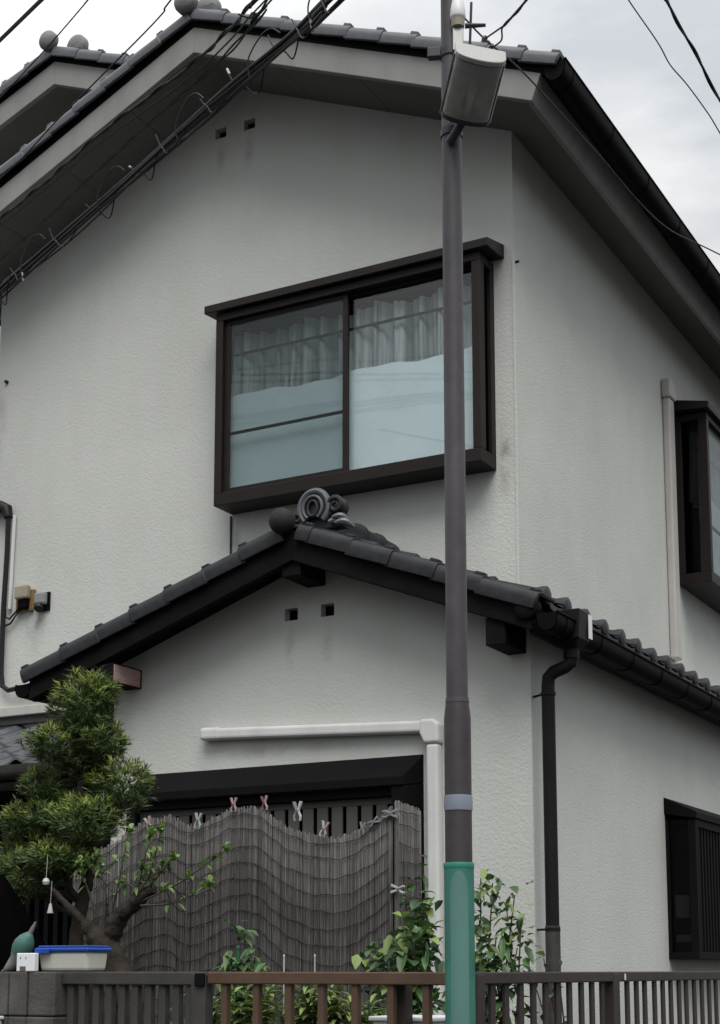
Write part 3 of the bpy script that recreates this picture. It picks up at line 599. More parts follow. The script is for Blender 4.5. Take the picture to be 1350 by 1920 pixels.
# ---- lattice window in the side wall: projecting black frame, sloping hood, glazed flank
sd_ = 0.18; ya_, yb_ = 8.707, 10.6; xf = XW+sd_
lw = MB().loft([[V((XW-0.01, ya_-0.012, 2.40)), V((XW-0.01, yb_, 2.40)), V((XW-0.01, yb_, 2.50)), V((XW-0.01, ya_-0.012, 2.50))],
                [V((xf+0.012, ya_-0.012, 2.365)), V((xf+0.012, yb_, 2.365)), V((xf+0.012, yb_, 2.405)), V((xf+0.012, ya_-0.012, 2.405))]])
lwo = lw.build('lattice_window', 'blacktrim', house, bevel=0.003); lwo['label'] = 'black projecting lattice window with sloping hood on the side wall'
MB().box((XW-0.01, ya_, 1.56), (xf, yb_, 1.60)).build('sill', 'blacktrim', lwo, bevel=0.003)
MB().box((xf-0.045, ya_, 1.6001), (xf, ya_+0.05, 2.3645)).build('corner_post', 'blacktrim', lwo, bevel=0.003)
MB().box((XW+0.002, ya_, 1.6001), (XW+0.02, ya_+0.05, 2.3645)).build('wall_post', 'blacktrim', lwo, bevel=0.003)
MB().box((XW+0.0201, ya_+0.02, 1.6001), (xf-0.0451, ya_+0.025, 2.3645)).build('flank_pane', 'dark_glass', lwo)
MB().box((xf-0.04, ya_+0.0501, 2.32), (xf, yb_, 2.3645)).build('head', 'blacktrim', lwo)
MB().box((xf-0.06, ya_+0.0501, 1.6001), (xf-0.055, yb_, 2.3199)).build('pane', 'dark_glass', lwo)
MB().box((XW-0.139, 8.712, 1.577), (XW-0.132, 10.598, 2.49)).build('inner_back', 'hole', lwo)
MB().box((XW+0.03, ya_+0.06, 1.66), (XW+0.12, ya_+0.14, 1.70)).build('shelf_item', 'grey_box', lwo)
MB().box((XW+0.03, ya_+0.06, 1.80), (XW+0.11, ya_+0.12, 1.93)).build('shelf_item', 'grey_box', lwo)
b0 = MB().box((xf-0.03, ya_+0.08, 1.6001), (xf-0.008, ya_+0.105, 2.3199)).build('lattice_bar', 'blacktrim', lwo)
for i in range(1, 29): dup(b0, 'lattice_bar', lwo, (0, 0.062*i, 0))

# ---- duct on the side wall
dd = MB().box((XM+0.001, 10.16, 3.62), (XM+0.055, 10.28, 5.50)); ddo = dd.build('side_duct', 'beige_pvc', house, bevel=0.014, seg=3)
ddo['label'] = 'slim duct cover running down the side wall'
MB().box((XM+0.001, 10.145, 5.5001), (XM+0.068, 10.295, 5.64)).build('cap', 'beige_pvc', ddo, bevel=0.016, seg=3)

# ---- small fittings on the tall wall
f_ = MB(); f_.tube([(-6.95, YM-0.05, 4.52), (-6.78, YM-0.05, 4.515), (-6.725, YM-0.05, 4.49), (-6.712, YM-0.05, 4.43)], [0.042, 0.042, 0.038, 0.03], 10)
f_.tube([(-6.712, YM-0.05, 4.46), (-6.715, YM-0.045, 4.2), (-6.735, YM-0.04, 3.8), (-6.735, YM-0.04, 3.40), (-6.72, YM-0.04, 3.31), (-6.66, YM-0.05, 3.275), (-6.5, YM-0.06, 3.285), (-6.30, YM-0.08, 3.31)], 0.017, 8)
f_.build('conduit', 'cable', house, smooth=True)
MB().tube([(-6.685, YM-0.02, 4.45), (-6.70, YM-0.02, 3.82)], 0.013, 8).build('conduit', 'white_pvc', house, smooth=True)
MB().tube([(-6.735, YM-0.02, 3.82), (-6.73, YM-0.025, 3.77), (-6.69, YM-0.03, 3.75), (-6.64, YM-0.03, 3.79), (-6.60, YM-0.03, 3.83)], 0.006, 6).build('lead', 'cable', house)
MB().tube([(-6.83, YM-0.02, 3.73), (-6.76, YM-0.03, 3.70), (-6.68, YM-0.03, 3.72), (-6.58, YM-0.03, 3.83)], 0.006, 6).build('lead', 'cable', house)
eb = MB().box((-6.645, YM-0.025, 3.79), (-6.495, YM-0.001, 3.93)).build('switch_box', 'rusty', house, bevel=0.004)
MB().box((-6.62, YM-0.075, 3.865), (-6.515, YM-0.0255, 3.955)).build('cover', 'old_box', eb, bevel=0.012)
MB().box((-6.605, YM-0.06, 3.80), (-6.525, YM-0.0255, 3.864)).build('terminal', 'hole', eb, bevel=0.01)
g2 = MB().box((-6.47, YM-0.06, 3.815), (-6.385, YM-0.012, 3.895)).build('junction_box', 'grey_box', house, bevel=0.014)
MB().box((-6.475, YM-0.012, 3.78), (-6.375, YM-0.001, 3.90)).build('base_plate', 'blacktrim', g2)
MB().lathe([(0.0, -0.001), (0.03, 0.0), (0.03, 0.02), (0, 0.02)], (-6.43, YM-0.045, 3.80), (0.2, -0.6, -1), 12).build('gland', 'cable', g2)
MB().prism([(-6.47, YM-0.04, 3.80), (-6.485, YM-0.04, 3.72), (-6.445, YM-0.04, 3.715), (-6.455, YM-0.04, 3.80)], (0, -0.002, 0)).build('tag', 'white_tag', g2)
MB().tube([(-4.992, YM-0.008, 4.20), (-4.988, YM-0.008, 3.6)], 0.006, 6).build('lead', 'cable', house)
MB().lathe([(0.012, 0.0), (0.012, 0.02), (0, 0.02)], (-6.806, YM, 5.395), (0, -1, 0), 10).build('hook', 'cable', house)
MB().lathe([(0.008, 0.0), (0.008, 0.02), (0, 0.02)], (XM, YM+0.03, 5.41), (1, 0, 0), 8).build('hook', 'cable', house)

# ---- entrance lean-to roof on the left
pz = lambda y: 3.03-0.43*(YM-y)
mb = MB()
nwav = 66; xA, xB = -8.3, XWL-0.004
def pprof(t):
    t = t % 1.0; return 0.030*math.exp(-((t-0.2)/0.14)**2)-0.014*math.sin(math.pi*max(0, min(1, (t-0.35)/0.65)))
rows_y = [YM-0.01, 7.26, 7.03, 6.80, 6.60]
def lean_tile(ya, yb):
    m2 = MB(); n = 12; rows = []
    for y, lift, o in ((ya, 0.0, 0), (yb, 0.02, 0), (yb, 0.02, -0.016), (ya, 0.0, -0.016)):
        rows.append([V((0.268*(1-j/n), y, pz(y)+lift+o+pprof(j/n))) for j in range(n+1)])
    m_ = n+1; m2.add([p for r in rows for p in r], [(q*m_+j, q*m_+j+1, ((q+1) % 4)*m_+j+1, ((q+1) % 4)*m_+j) for q in range(4) for j in range(n)])
    return m2
lean = MB().box((xA, 6.62, pz(6.62)-0.10), (xB, 6.66, pz(6.62)-0.03)).build('entrance_roof', 'blackwood', house); lean['label'] = 'grey tiled lean-to roof over the entrance'
MB().prism([(xA, YM-0.01, pz(YM)-0.08), (xA, 6.661, pz(6.661)-0.08), (xA, 6.661, pz(6.661)-0.03), (xA, YM-0.01, pz(YM)-0.03)], (xB-xA, 0, 0)).build('eave_board', 'blackwood', lean)
for r_ in range(4):
    p0 = lean_tile(rows_y[r_], rows_y[r_+1]-0.02).build('roof_tile', 'tile', lean, smooth=True); x = xB-0.275; first = True
    while x > xA:
        (p0 if first else dup(p0, 'roof_tile', lean, (0,0,0))).location = (x, 0, 0); first = False; x -= 0.262
MB().box((xA, YM-0.05, pz(YM)+0.02), (xB, YM-0.002, 3.10)).build('flashing', 'fence_grey', lean)
MB().box((xA, YM-0.075, 3.1001), (xB, YM-0.003, 3.16)).build('flashing', 'beige_pvc', lean, bevel=0.005)
def gut_x(y0, y1, zt, dep, xa, xb):
    prof = [(y1+(y0-y1)*(0.5-0.5*math.cos(math.pi*t/10)), zt-dep*math.sin(math.pi*t/10)**0.6) for t in range(0, 11)]
    m2 = MB(); m2.prism([(xa, y, z) for y, z in prof], (xb-xa, 0, 0)); return m2
gut_x(6.48, 6.59, pz(6.6)-0.02, 0.075, xA, xB-0.01).build('gutter', 'fence_grey', lean, smooth=True)
# entrance lattice door, dark
ent = MB().box((-8.3, 7.43, 0.5), (XWL-0.004, 7.44, 2.62)).build('entrance_front', 'slat_dark', house); ent['label'] = 'dark slatted entrance front under the lean-to roof'
s0 = MB().box((0, 7.38, 0.6), (0.035, 7.42, 2.0)).build('slat', 'slat_dark', ent); s0.location.x = -8.2
for i in range(1, 36): dup(s0, 'slat', ent, (-8.2+0.075*i, 0, 0))
MB().box((-8.3, 7.36, 2.0001), (XWL-0.004, 7.425, 2.09)).build('head', 'slat_dark', ent)

# ------------------------------------------------------------------ boundary wall and fences
FY, FX, FZ = 4.10, -1.90, 1.494
bw = thing('boundary_wall', 'weathered grey concrete block wall carrying the fences', 'wall', (-3.5, 4.12, 0))
MB().box((-9, FY-0.045, 0.0), (FX-0.05, FY+0.045, 1.0)).build('mortar_core', 'mortar', bw)
MB().box((FX-0.045, FY-0.045, 0.0), (FX+0.045, 12, 1.0)).build('mortar_core', 'mortar', bw)
blk = MB().box((0.004, FY-0.052, 0.003), (0.388, FY+0.052, 0.193)).build('block', 'block', bw, bevel=0.006); blk.location = (-9, 0, 0.0)
rows = 5
for r_ in range(rows):
    for i in range(18):
        x = -9+0.392*i+(0.196 if r_ % 2 else 0)
        if x+0.39 > FX-0.05 or (r_ == 0 and i == 0): continue
        dup(blk, 'block', bw, (x, 0, 0.2*r_))
blr = MB().box((FX-0.052, 0.004, 0.003), (FX+0.052, 0.388, 0.193)).build('block', 'block', bw, bevel=0.006); blr.location = (0, FY-0.05, 0)
for r_ in range(rows):
    for i in range(16):
        if r_ == 0 and i == 0: continue
        dup(blr, 'block', bw, (0, FY-0.05+0.392*i+(0.196 if r_ % 2 else 0), 0.2*r_))
# taller part of the wall on the left: upright blocks and a cap course
MB().box((-9, FY-0.04, 1.0), (-3.38, FY+0.04, FZ-0.01)).build('mortar_core', 'mortar', bw)
for x0_, x1_ in ((-3.486, -3.372), (-3.566, -3.49), (-3.96, -3.57), (-4.355, -3.964), (-4.75, -4.359), (-5.145, -4.754), (-5.54, -5.149)):
    for z0_, z1_ in ((1.0, 1.155), (1.159, 1.345), (1.349, FZ)):
        j = random.uniform(-0.004, 0.004)
        MB().box((x0_, FY-0.055+j, z0_), (x1_, FY+0.055, z1_)).build('block', 'block', bw, bevel=0.005)
def fence(name, label, P0, P1, spacing, m, rail_h, bw_, zb=1.0, posts=(), seed=1, bd=0.013):
    """rail from P0 to P1 (x,y), separate balusters below"""
    rnd = random.Random(seed)
    a, b = V((*P0, 0)), V((*P1, 0)); d = (b-a); ln = d.length; d.normalize(); n = V((-d.y, d.x, 0))
    root = thing(name, label, 'fence', (a.x, a.y, zb), 'fence panels on the block wall')
    c = (a+b)/2
    MB().obox((c.x, c.y, FZ-rail_h/2), d*(ln/2), n*0.022, V((0,0,rail_h/2))).build('top_rail', m, root, bevel=0.004)
    MB().obox((c.x, c.y, zb+0.06), d*(ln/2), n*0.018, V((0,0,0.015))).build('bottom_rail', m, root, bevel=0.003)
    s_ = spacing*0.5; p0 = None
    while s_ < ln:
        q = a+d*s_
        if p0 is None: p0 = MB().obox((0, 0, (zb+0.075+FZ-rail_h)/2), d*(bw_/2), n*bd, V((0,0,(FZ-rail_h-zb-0.075)/2-0.0005))).build('baluster', m, root, bevel=0.002); o = p0
        else: o = dup(p0, 'baluster', root, (0,0,0))
        o.location = (q.x+rnd.uniform(-0.002, 0.002), q.y+rnd.uniform(-0.002, 0.002), 0)
        s_ += spacing
    for s_ in posts:
        q = a+d*s_
        MB().obox((q.x, q.y, (zb+FZ)/2-0.003), d*0.028, n*0.0235, V((0,0,(FZ-zb)/2-0.0035))).build('post', m, root, bevel=0.003)
    return root
fl = fence('metal_fence', 'grey topped fence panel beside the block pier with closely set bars', (-3.368, FY), (-2.792, FY), 0.0535, 'fence_grey', 0.042, 0.026, posts=(0.55,), seed=2)
MB().box((-2.826, FY-0.034, FZ-0.045), (-2.79, FY-0.0225, FZ-0.004)).build('rail_joint', 'blacktrim', fl, bevel=0.003)
fm = fence('metal_fence', 'brown fence panel with widely set bars in front of the reed screen', (-2.785, FY), (-1.93, FY), 0.117, 'fence_brown', 0.038, 0.022, posts=(), seed=3)
MB().box((-2.16, FY+0.03, 1.0), (-2.11, FY+0.08, FZ-0.02)).build('post', 'fence_dark', fm, bevel=0.004)
fr_ = fence('metal_fence', 'dark brown fence panel running along the stucco side wall', (FX, FY+0.03), (FX, 5.34), 0.106, 'fence_dark', 0.036, 0.036, posts=(0.03, 1.20,), seed=4, bd=0.005)
fr2 = fence('metal_fence', 'dark brown fence panel below the lattice window', (FX, 5.345), (FX, 8.4), 0.106, 'fence_dark', 0.036, 0.036, posts=(1.9,), seed=5, bd=0.005)
MB().box((FX+0.0225, 5.42, FZ-0.03), (FX+0.0235, 5.435, FZ-0.008)).build('sticker', 'label_white', fr2)

# ------------------------------------------------------------------ street light pole
PX, PY = -1.802, 3.854
pole = thing('light_pole', 'slim dark steel light pole with green wrap at its foot', 'pole', (PX, PY, 0))
MB().lathe([(0.0375, 0.0), (0.0375, 2.195), (0.0315, 2.245)], (PX, PY, 0), (0,0,1), 28).build('lower_tube', 'pole_low', pole, smooth=True)
MB().lathe([(0.0335, 2.238), (0.0325, 2.252), (0.0305, 2.2521), (0.029, 4.0), (0.0285, 5.2), (0, 5.2)], (PX, PY, 0), (0,0,1), 28).build('upper_tube', 'pole', pole, smooth=True)
MB().lathe([(0.039, 1.935), (0.0398, 1.94), (0.0398, 1.972), (0.039, 1.977)], (PX, PY, 0), (0,0,1), 28).build('band', 'blue_band', pole, smooth=True)
wrap = MB().lathe([(0.0385, 0.9), (0.0412, 0.902), (0.0412, 1.787), (0.0385, 1.789)], (PX, PY, 0), (0,0,1), 32).build('wrap', 'green_wrap', pole, smooth=True)
wrap['label'] = 'teal green protective sheet wrapped round the pole'
MB().lathe([(0.0415, 1.775), (0.0425, 1.778), (0.0425, 1.788), (0.0415, 1.791)], (PX, PY, 0), (0,0,1), 32).build('rim', 'green_edge', wrap, smooth=True)
# paler rounded panel on the wrap, facing the street
hd = V((0.424, -0.906, 0)); rd = V((0.906, 0.424, 0))
pn = MB(); a0 = 0.62; pts = []; n = 12
rowz = [(0.9, 1.0)]+[(1.70, 1.0)]+[(1.70+0.068*math.sin(math.pi/2*i/6), math.cos(math.pi/2*i/6)) for i in range(1, 7)]
rws = [[V((PX, PY, 0))+0.0420*(hd*math.cos(a0*s_*(2*j/n-1))+rd*math.sin(a0*s_*(2*j/n-1)))+V((0,0,z)) for j in range(n+1)] for z, s_ in rowz]
pn.add([p for r in rws for p in r], [(i*(n+1)+j, i*(n+1)+j+1, (i+1)*(n+1)+j+1, (i+1)*(n+1)+j) for i in range(len(rws)-1) for j in range(n)])
pn.build('panel', 'pale_green', wrap, smooth=True)
for z in (4.205, 3.95): MB().lathe([(0.0295, -0.012), (0.033, -0.011), (0.033, 0.011), (0.0295, 0.012)], (PX, PY, z), (0,0,1), 24).build('clamp_band', 'dark_steel', pole, smooth=True)
MB().obox((PX-0.045, PY-0.015, 4.215), (0.02, 0.008, 0), (-0.004, 0.012, 0), (0,0,0.016)).build('clamp_lug', 'dark_steel', pole, bevel=0.003)
MB().obox((PX-0.04, PY-0.012, 4.425), (0.014, 0.006, 0), (-0.004, 0.012, 0), (0,0,0.012)).build('clamp_lug', 'dark_steel', pole, bevel=0.003)
# photo sensor
sc = V((PX, PY, 0))+rd*0.022+hd*0.036
sens = thing('light_sensor', 'white egg shaped light sensor clamped near the pole top', 'sensor', (sc.x, sc.y, 4.2))
MB().lathe([(0, 0), (0.02, 0.002), (0.0235, 0.012), (0.022, 0.035), (0.0165, 0.065), (0.009, 0.082), (0, 0.087)], (sc.x, sc.y, 4.292), (0,0,1), 20).build('dome', 'label_white', sens, smooth='full')
MB().lathe([(0.019, -0.022), (0.021, 0.0), (0, 0.0)], (sc.x, sc.y, 4.292), (0,0,1), 20).build('base', 'old_box', sens, smooth=True)
MB().obox((sc.x, sc.y, 4.235), rd*0.016, hd*0.006, V((0,0,0.04))).build('bracket', 'steel', sens, bevel=0.002)
# street lamp: tilted housing with rounded lens
lb = V((PX, PY, 0))+hd*0.062+rd*0.040+V((0,0,3.972))
la = (hd*0.80+V((0,0,0.52))+rd*0.235).normalized()
lwv = (rd-la*rd.dot(la)).normalized(); ld = la.cross(lwv).normalized()
if ld.z > 0: ld = -ld
lamp = thing('street_lamp', 'grey street lamp with curved clear lens tilted up from the pole', 'street lamp', (lb.x, lb.y, lb.z))
def dprof(w, d0, d1, n=12): return [(-w, d0), ]+[(-w*math.cos(math.pi*i/n), d0+(d1-d0)*math.sin(math.pi*i/n)**0.7) for i in range(1, n)]+[(w, d0)]
def lext(mb, prof, s0, s1, sc0=1.0, sc1=1.0):
    r0 = [lb+la*s0+lwv*(x*sc0)+ld*(y*sc0) for x, y in prof]; r1 = [lb+la*s1+lwv*(x*sc1)+ld*(y*sc1) for x, y in prof]
    return mb.loft([r0, r1])
flat = [(-0.066, -0.03), (0.066, -0.03), (0.074, 0.006), (-0.074, 0.006)]
lext(MB(), flat, 0.0, 0.175).build('housing', 'lamp_body', lamp, bevel=0.004)
lext(MB(), [(x*1.02, y) for x, y in dprof(0.073, 0.0065, 0.054)]+[(0.074, -0.034), (-0.074, -0.034)], 0.1755, 0.192).build('end_cap', 'lamp_body', lamp, bevel=0.004)
lext(MB(), dprof(0.070, 0.007, 0.050), 0.008, 0.1745).build('lens', 'acrylic', lamp, smooth=True)
lext(MB(), [(x*1.02, y) for x, y in dprof(0.0715, 0.0065, 0.053)], -0.004, 0.0075).build('end_rim', 'dark_steel', lamp, smooth=True)
lext(MB(), [(x*1.005, y) for x, y in dprof(0.0704, 0.0068, 0.051)], 0.142, 0.1742).build('shade', 'grey_box', lamp, smooth=True)
for s_ in (-1, 1): MB().tube([lb+lwv*(0.0735*s_)+ld*0.006-la*0.004, lb+lwv*(0.0735*s_)+ld*0.006+la*0.176], 0.0032, 6).build('side_rim', 'steel', lamp)
MB().obox(lb+la*0.09+ld*0.0085, la*0.075, lwv*0.055, ld*0.002).build('reflector', 'label_white', lamp)
MB().obox(lb+la*0.045+ld*0.022, la*0.022, lwv*0.02, ld*0.012).build('socket', 'dark_steel', lamp, bevel=0.003)
MB().tube([lb+la*0.02+ld*0.028, lb+la*0.12+ld*0.028], 0.011, 12).build('bulb', 'label_white', lamp, smooth=True)
MB().tube([lb+la*0.002+ld*0.02, V((PX, PY, 3.905))+hd*0.03-rd*0.006], [0.013, 0.015], 10).build('arm', 'dark_steel', lamp, smooth=True)
for s_ in (-1, 1): MB().tube([lb+la*(-0.008)+ld*0.03+lwv*(0.012*s_), lb+la*(-0.008)+ld*0.03+lwv*(0.045*s_)], [0.004, 0.006], 8).build('wing_bolt', 'steel', lamp)
# cross arm with insulators beside the pole
ci = V((PX, PY, 0))+rd*0.055+hd*0.02
hook = thing('wire_hook', 'small dark wire hook beside the lamp', 'hook', (ci.x, ci.y, 4.2))
MB().tube([(ci.x, ci.y, 4.17), (ci.x+rd.x*0.008, ci.y+rd.y*0.008, 4.36)], 0.0045, 6).build('rod', 'dark_steel', hook)
MB().tube([ci+V((0,0,4.285))-rd*0.012, ci+V((0,0,4.285))+rd*0.05], [0.008, 0.005], 6).build('arm', 'dark_steel', hook)
MB().box((ci.x-0.012, ci.y-0.012, 4.15), (ci.x+0.012, ci.y+0.012, 4.19)).build('foot', 'steel', hook, bevel=0.003)

# ------------------------------------------------------------------ overhead cables
def smooth_path(pts, n=8):
    pts = [V(p) for p in pts]; out = []
    for i in range(len(pts)-1):
        p0, p1, p2, p3 = pts[max(i-1, 0)], pts[i], pts[i+1], pts[min(i+2, len(pts)-1)]
        for k in range(n):
            t = k/n; out.append(0.5*((2*p1)+(-p0+p2)*t+(2*p0-5*p1+4*p2-p3)*t*t+(-p0+3*p1-3*p2+p3)*t**3))
    out.append(pts[-1]); return out
def resample(path, step=0.03):
    out = [path[0]]; acc = 0.0
    for i in range(len(path)-1):
        a, b = path[i], path[i+1]; ln = (b-a).length; t = step-acc
        while t <= ln: out.append(a+(b-a)*(t/ln)); t += step
        acc = ln-(t-step)
    return out
def extend(pts, a, b):
    pts = [V(p) for p in pts]; d0 = (pts[0]-pts[2]).normalized(); d1 = (pts[-1]-pts[-3]).normalized()
    return [pts[0]+d0*a]+pts+[pts[-1]+d1*b]
def straighten(pts, k):
    pts = [V(p) for p in pts]; n = len(pts)-1
    return [p*(1-k)+(pts[0]+(pts[-1]-pts[0])*i/n)*k for i, p in enumerate(pts)]
def offset_path(path, r, turns, ph, droop=0.0):
    out = []; n = len(path)
    for i, p in enumerate(path):
        t = (path[min(i+1, n-1)]-path[max(i-1, 0)]).normalized(); a = t.cross(V((0,0,1))).normalized(); b = a.cross(t)
        q = 2*math.pi*turns*i/n+ph; out.append(p+a*(r*math.cos(q))+b*(r*math.sin(q)-droop))
    return out
def cable(name, label, pts, r, group='overhead cables', m='cable', n=10, k=6):
    o = MB().tube(smooth_path(pts, n), r, k).build(name, m, None, smooth=True); return tag(o, label, 'cable', group)
A = extend([(-6.134, 6.4, 5.273), (-5.687, 6.175, 5.275), (-5.085, 5.95, 5.335), (-4.493, 5.725, 5.385), (-4.008, 5.5, 5.395), (-3.558, 5.275, 5.385), (-3.102, 5.05, 5.36), (-2.804, 4.825, 5.29), (-2.513, 4.6, 5.206)], 2, 5)
pa = smooth_path(A, 14)
ba = thing('cable_bundle', 'thick bundle of black cables looped with spiral hangers in front of the gable', 'cable', tuple(pa[len(pa)//2]), 'overhead cables')
MB().tube(pa, 0.011, 8).build('messenger', 'cable', ba, smooth=True)
MB().tube(offset_path(pa, 0.006, 2, 1.0, 0.02), 0.010, 8).build('line', 'cable', ba, smooth=True)
MB().tube(offset_path(pa, 0.010, 3, 0.2, 0.055), 0.0065, 6).build('line', 'cable', ba, smooth=True)
MB().tube(offset_path(pa, 0.012, 4, 2.2, 0.06), 0.005, 6).build('line', 'cable', ba, smooth=True)
rnd = random.Random(11)
i0 = 14
for q in range(18):
    i = i0+int(q*5.8+rnd.uniform(-2, 2)); 
    if i+5 >= len(pa): break
    d = (pa[i+3]-pa[i]).normalized(); a = d.cross(V((0,0,1))).normalized()
    r_ = rnd.uniform(0.05, 0.11); s_ = 1 if q % 2 else -1
    lp = [pa[i]+d*(-0.05)+V((0,0,0.05+rnd.uniform(0, 0.05))), pa[i]+V((0,0,0.012)), pa[i]+d*0.06+a*s_*0.02+V((0,0,-0.03)), pa[i]+d*(0.06+r_)+a*s_*0.03+V((0,0,-0.05-r_*0.6)), pa[i]+d*(0.16+r_)+V((0,0,-0.035)), pa[i]+d*(0.20+r_)+V((0,0,0.01))]
    if q % 3 == 1: lp = [pa[i]+d*(-0.03)+V((0,0,-0.08)), pa[i]+d*(-0.03)+a*0.02+V((0,0,0.02)), pa[i]+d*0.03+V((0,0,0.075+r_*0.5)), pa[i]+d*0.12+V((0,0,0.09+r_*0.3)), pa[i]+d*0.20+V((0,0,0.05))]
    lo = MB().tube(smooth_path(lp, 6), 0.0035, 5).build('hanger_loop', 'cable', ba, smooth=True)
    if q % 4 == 0:
        e = lp[0]; MB().tube([e, e+(lp[1]-e)*0.45], 0.0055, 6).build('end_cap', 'white_tag', lo)
B_ = extend([(-6.062, 6.3, 5.665), (-5.599, 6.057, 5.61), (-5.018, 5.814, 5.6), (-4.479, 5.571, 5.59), (-3.845, 5.329, 5.575), (-3.435, 5.086, 5.51), (-3.142, 4.843, 5.412), (-2.84, 4.6, 5.303)], 2, 5)
pb = resample(smooth_path(B_, 14))
bb = thing('cable_bundle', 'twisted pair of black cables running along the barge board', 'cable', tuple(pb[len(pb)//2]), 'overhead cables')
MB().tube(pb, 0.006, 6).build('line', 'cable', bb, smooth=True)
MB().tube(offset_path(pb, 0.009, 34, 0.0), 0.0045, 6).build('line', 'cable', bb, smooth=True)
MB().tube(offset_path(pb, 0.006, 4, 0.0, 0.05), 0.004, 5).build('line', 'cable', bb, smooth=True)
C_ = extend([(-6.239, 6.5, 5.512), (-5.8, 6.288, 5.507), (-5.325, 6.075, 5.508), (-4.878, 5.862, 5.515), (-4.423, 5.65, 5.52), (-3.996, 5.438, 5.505), (-3.555, 5.225, 5.495), (-3.198, 5.012, 5.49), (-2.938, 4.8, 5.45)], 2, 5)
pc = resample(smooth_path(C_, 14))
bc = thing('cable_bundle', 'thin loosely twisted wires crossing the soffit', 'cable', tuple(pc[len(pc)//2]), 'overhead cables')
MB().tube(offset_path(pc, 0.007, 22, 0), 0.0042, 5).build('line', 'cable', bc, smooth=True)
MB().tube(offset_path(pc, 0.007, 22, 3.14), 0.0042, 5).build('line', 'cable', bc, smooth=True)
cable('overhead_wire', 'thin straight wire passing over the ends of both left roofs', extend(straighten([(-5.784, 6.0, 5.70), (-5.156, 5.8, 5.749), (-4.762, 5.6, 5.75), (-4.25, 5.4, 5.786), (-3.796, 5.2, 5.80), (-3.52, 5.0, 5.80)], 0.5), 1, 3), 0.0038, m='cable_grey')
cable('overhead_wire', 'thin wire rising over the disc of the rear roof ridge', extend(straighten([(-6.003, 6.2, 6.308), (-5.637, 6.06, 6.345), (-5.285, 5.92, 6.357), (-4.987, 5.78, 6.349), (-4.661, 5.64, 6.383), (-4.4, 5.5, 6.38)], 0.5), 1, 3), 0.0038, m='cable_grey')
cable('overhead_wire', 'thick cable against the white sky left of the rear roof', extend(straighten([(-4.314, 4.5, 5.306), (-4.082, 4.375, 5.259), (-3.858, 4.25, 5.207), (-3.647, 4.125, 5.149), (-3.409, 4.0, 5.103)], 0.5), 1, 3), 0.0085, m='cable_grey')
cable('overhead_wire', 'thin slack wire against the sky right of the roof', [(-2.10, 5.7, 6.03), (-2.025, 6.0, 5.892), (-1.99, 6.143, 5.811), (-1.905, 6.286, 5.657), (-1.893, 6.429, 5.622), (-1.857, 6.571, 5.588), (-1.8, 6.714, 5.498), (-1.79, 6.857, 5.478), (-1.73, 7.0, 5.361), (-1.4, 8.0, 4.9)], 0.0032, m='cable_grey')
H_ = smooth_path(extend([(-1.556, 5.0, 5.116), (-1.54, 5.2, 5.102), (-1.54, 5.4, 5.097), (-1.526, 5.6, 5.06), (-1.509, 5.8, 5.006), (-1.478, 6.0, 4.928)], 2, 2), 14); H_ = resample(H_)
hb = thing('cable_bundle', 'thick twisted cable against the sky at the far right', 'cable', tuple(H_[20]), 'overhead cables')
MB().tube(H_, 0.005, 6).build('line', 'cable_grey', hb, smooth=True)
MB().tube(offset_path(H_, 0.006, 14, 0), 0.0038, 6).build('line', 'cable_grey', hb, smooth=True)
cable('overhead_wire', 'thin wire from the pole top passing under the main gutter', [(-1.824, 3.87, 4.411), (-1.897, 4.3, 4.551), (-1.919, 4.6, 4.635), (-1.94, 4.9, 4.701), (-1.967, 5.6, 4.80), (-1.984, 6.5, 4.90), (-1.902, 7.2, 5.025), (-1.6, 9.0, 5.3)], 0.0032, m='cable_grey')
jw = thing('service_cable', 'forked service cable with two small brown insulators beside the lamp', 'cable', (-1.73, 4.0, 4.288), 'overhead cables')
J = smooth_path([(-1.632, 3.867, 4.255), (-1.506, 3.733, 4.217), (-1.373, 3.6, 4.189), (-0.6, 2.8, 4.1)], 8)
MB().tube(J, 0.0038, 6).build('line', 'cable_grey', jw, smooth=True); MB().tube(offset_path(J, 0.003, 3, 0), 0.003, 5).build('line', 'cable_grey', jw, smooth=True)
MB().tube([(-1.752, 4.0, 4.327), (-1.632, 3.867, 4.256)], 0.0028, 5).build('fork', 'cable_grey', jw)
MB().tube(smooth_path([(-1.735, 4.0, 4.288), (-1.67, 3.93, 4.255), (-1.655, 3.90, 4.27), (-1.632, 3.867, 4.254)], 5), 0.0028, 5).build('fork', 'cable_grey', jw)
for p, q in (((-1.765, 4.01, 4.333), (-1.745, 3.99, 4.322)), ((-1.75, 4.01, 4.278), (-1.72, 3.98, 4.285))):
    MB().tube([p, (V(p)+V(q))/2, q], [0.005, 0.010, 0.005], 8).build('insulator', 'peg_brown', jw, smooth=True)

# ------------------------------------------------------------------ reed screen
scr = thing('reed_screen', 'grey brown reed screen sagging between pegs in front of the garden window', 'reed screen', (-3.7, 5.8, 0.5))
prof = [(-4.75, 2.02), (-4.542, 2.08), (-4.282, 2.195), (-4.176, 2.207), (-4.1, 2.165), (-4.041, 2.160), (-3.939, 2.191), (-3.852, 2.223), (-3.738, 2.225), (-3.667, 2.214), (-3.597, 2.163), (-3.527, 2.12), (-3.404, 2.084), (-3.297, 2.075), (-3.218, 2.088), (-3.113, 2.13), (-3.036, 2.172), (-3.01, 2.205)]
def lerp_t(x):
    for i in range(len(prof)-1):
        if prof[i][0] <= x <= prof[i+1][0]:
            t = (x-prof[i][0])/(prof[i+1][0]-prof[i][0]); t = t*t*(3-2*t)*0.5+t*0.5; return prof[i][1]+(prof[i+1][1]-prof[i][1])*t
    return prof[0][1] if x < prof[0][0] else prof[-1][1]
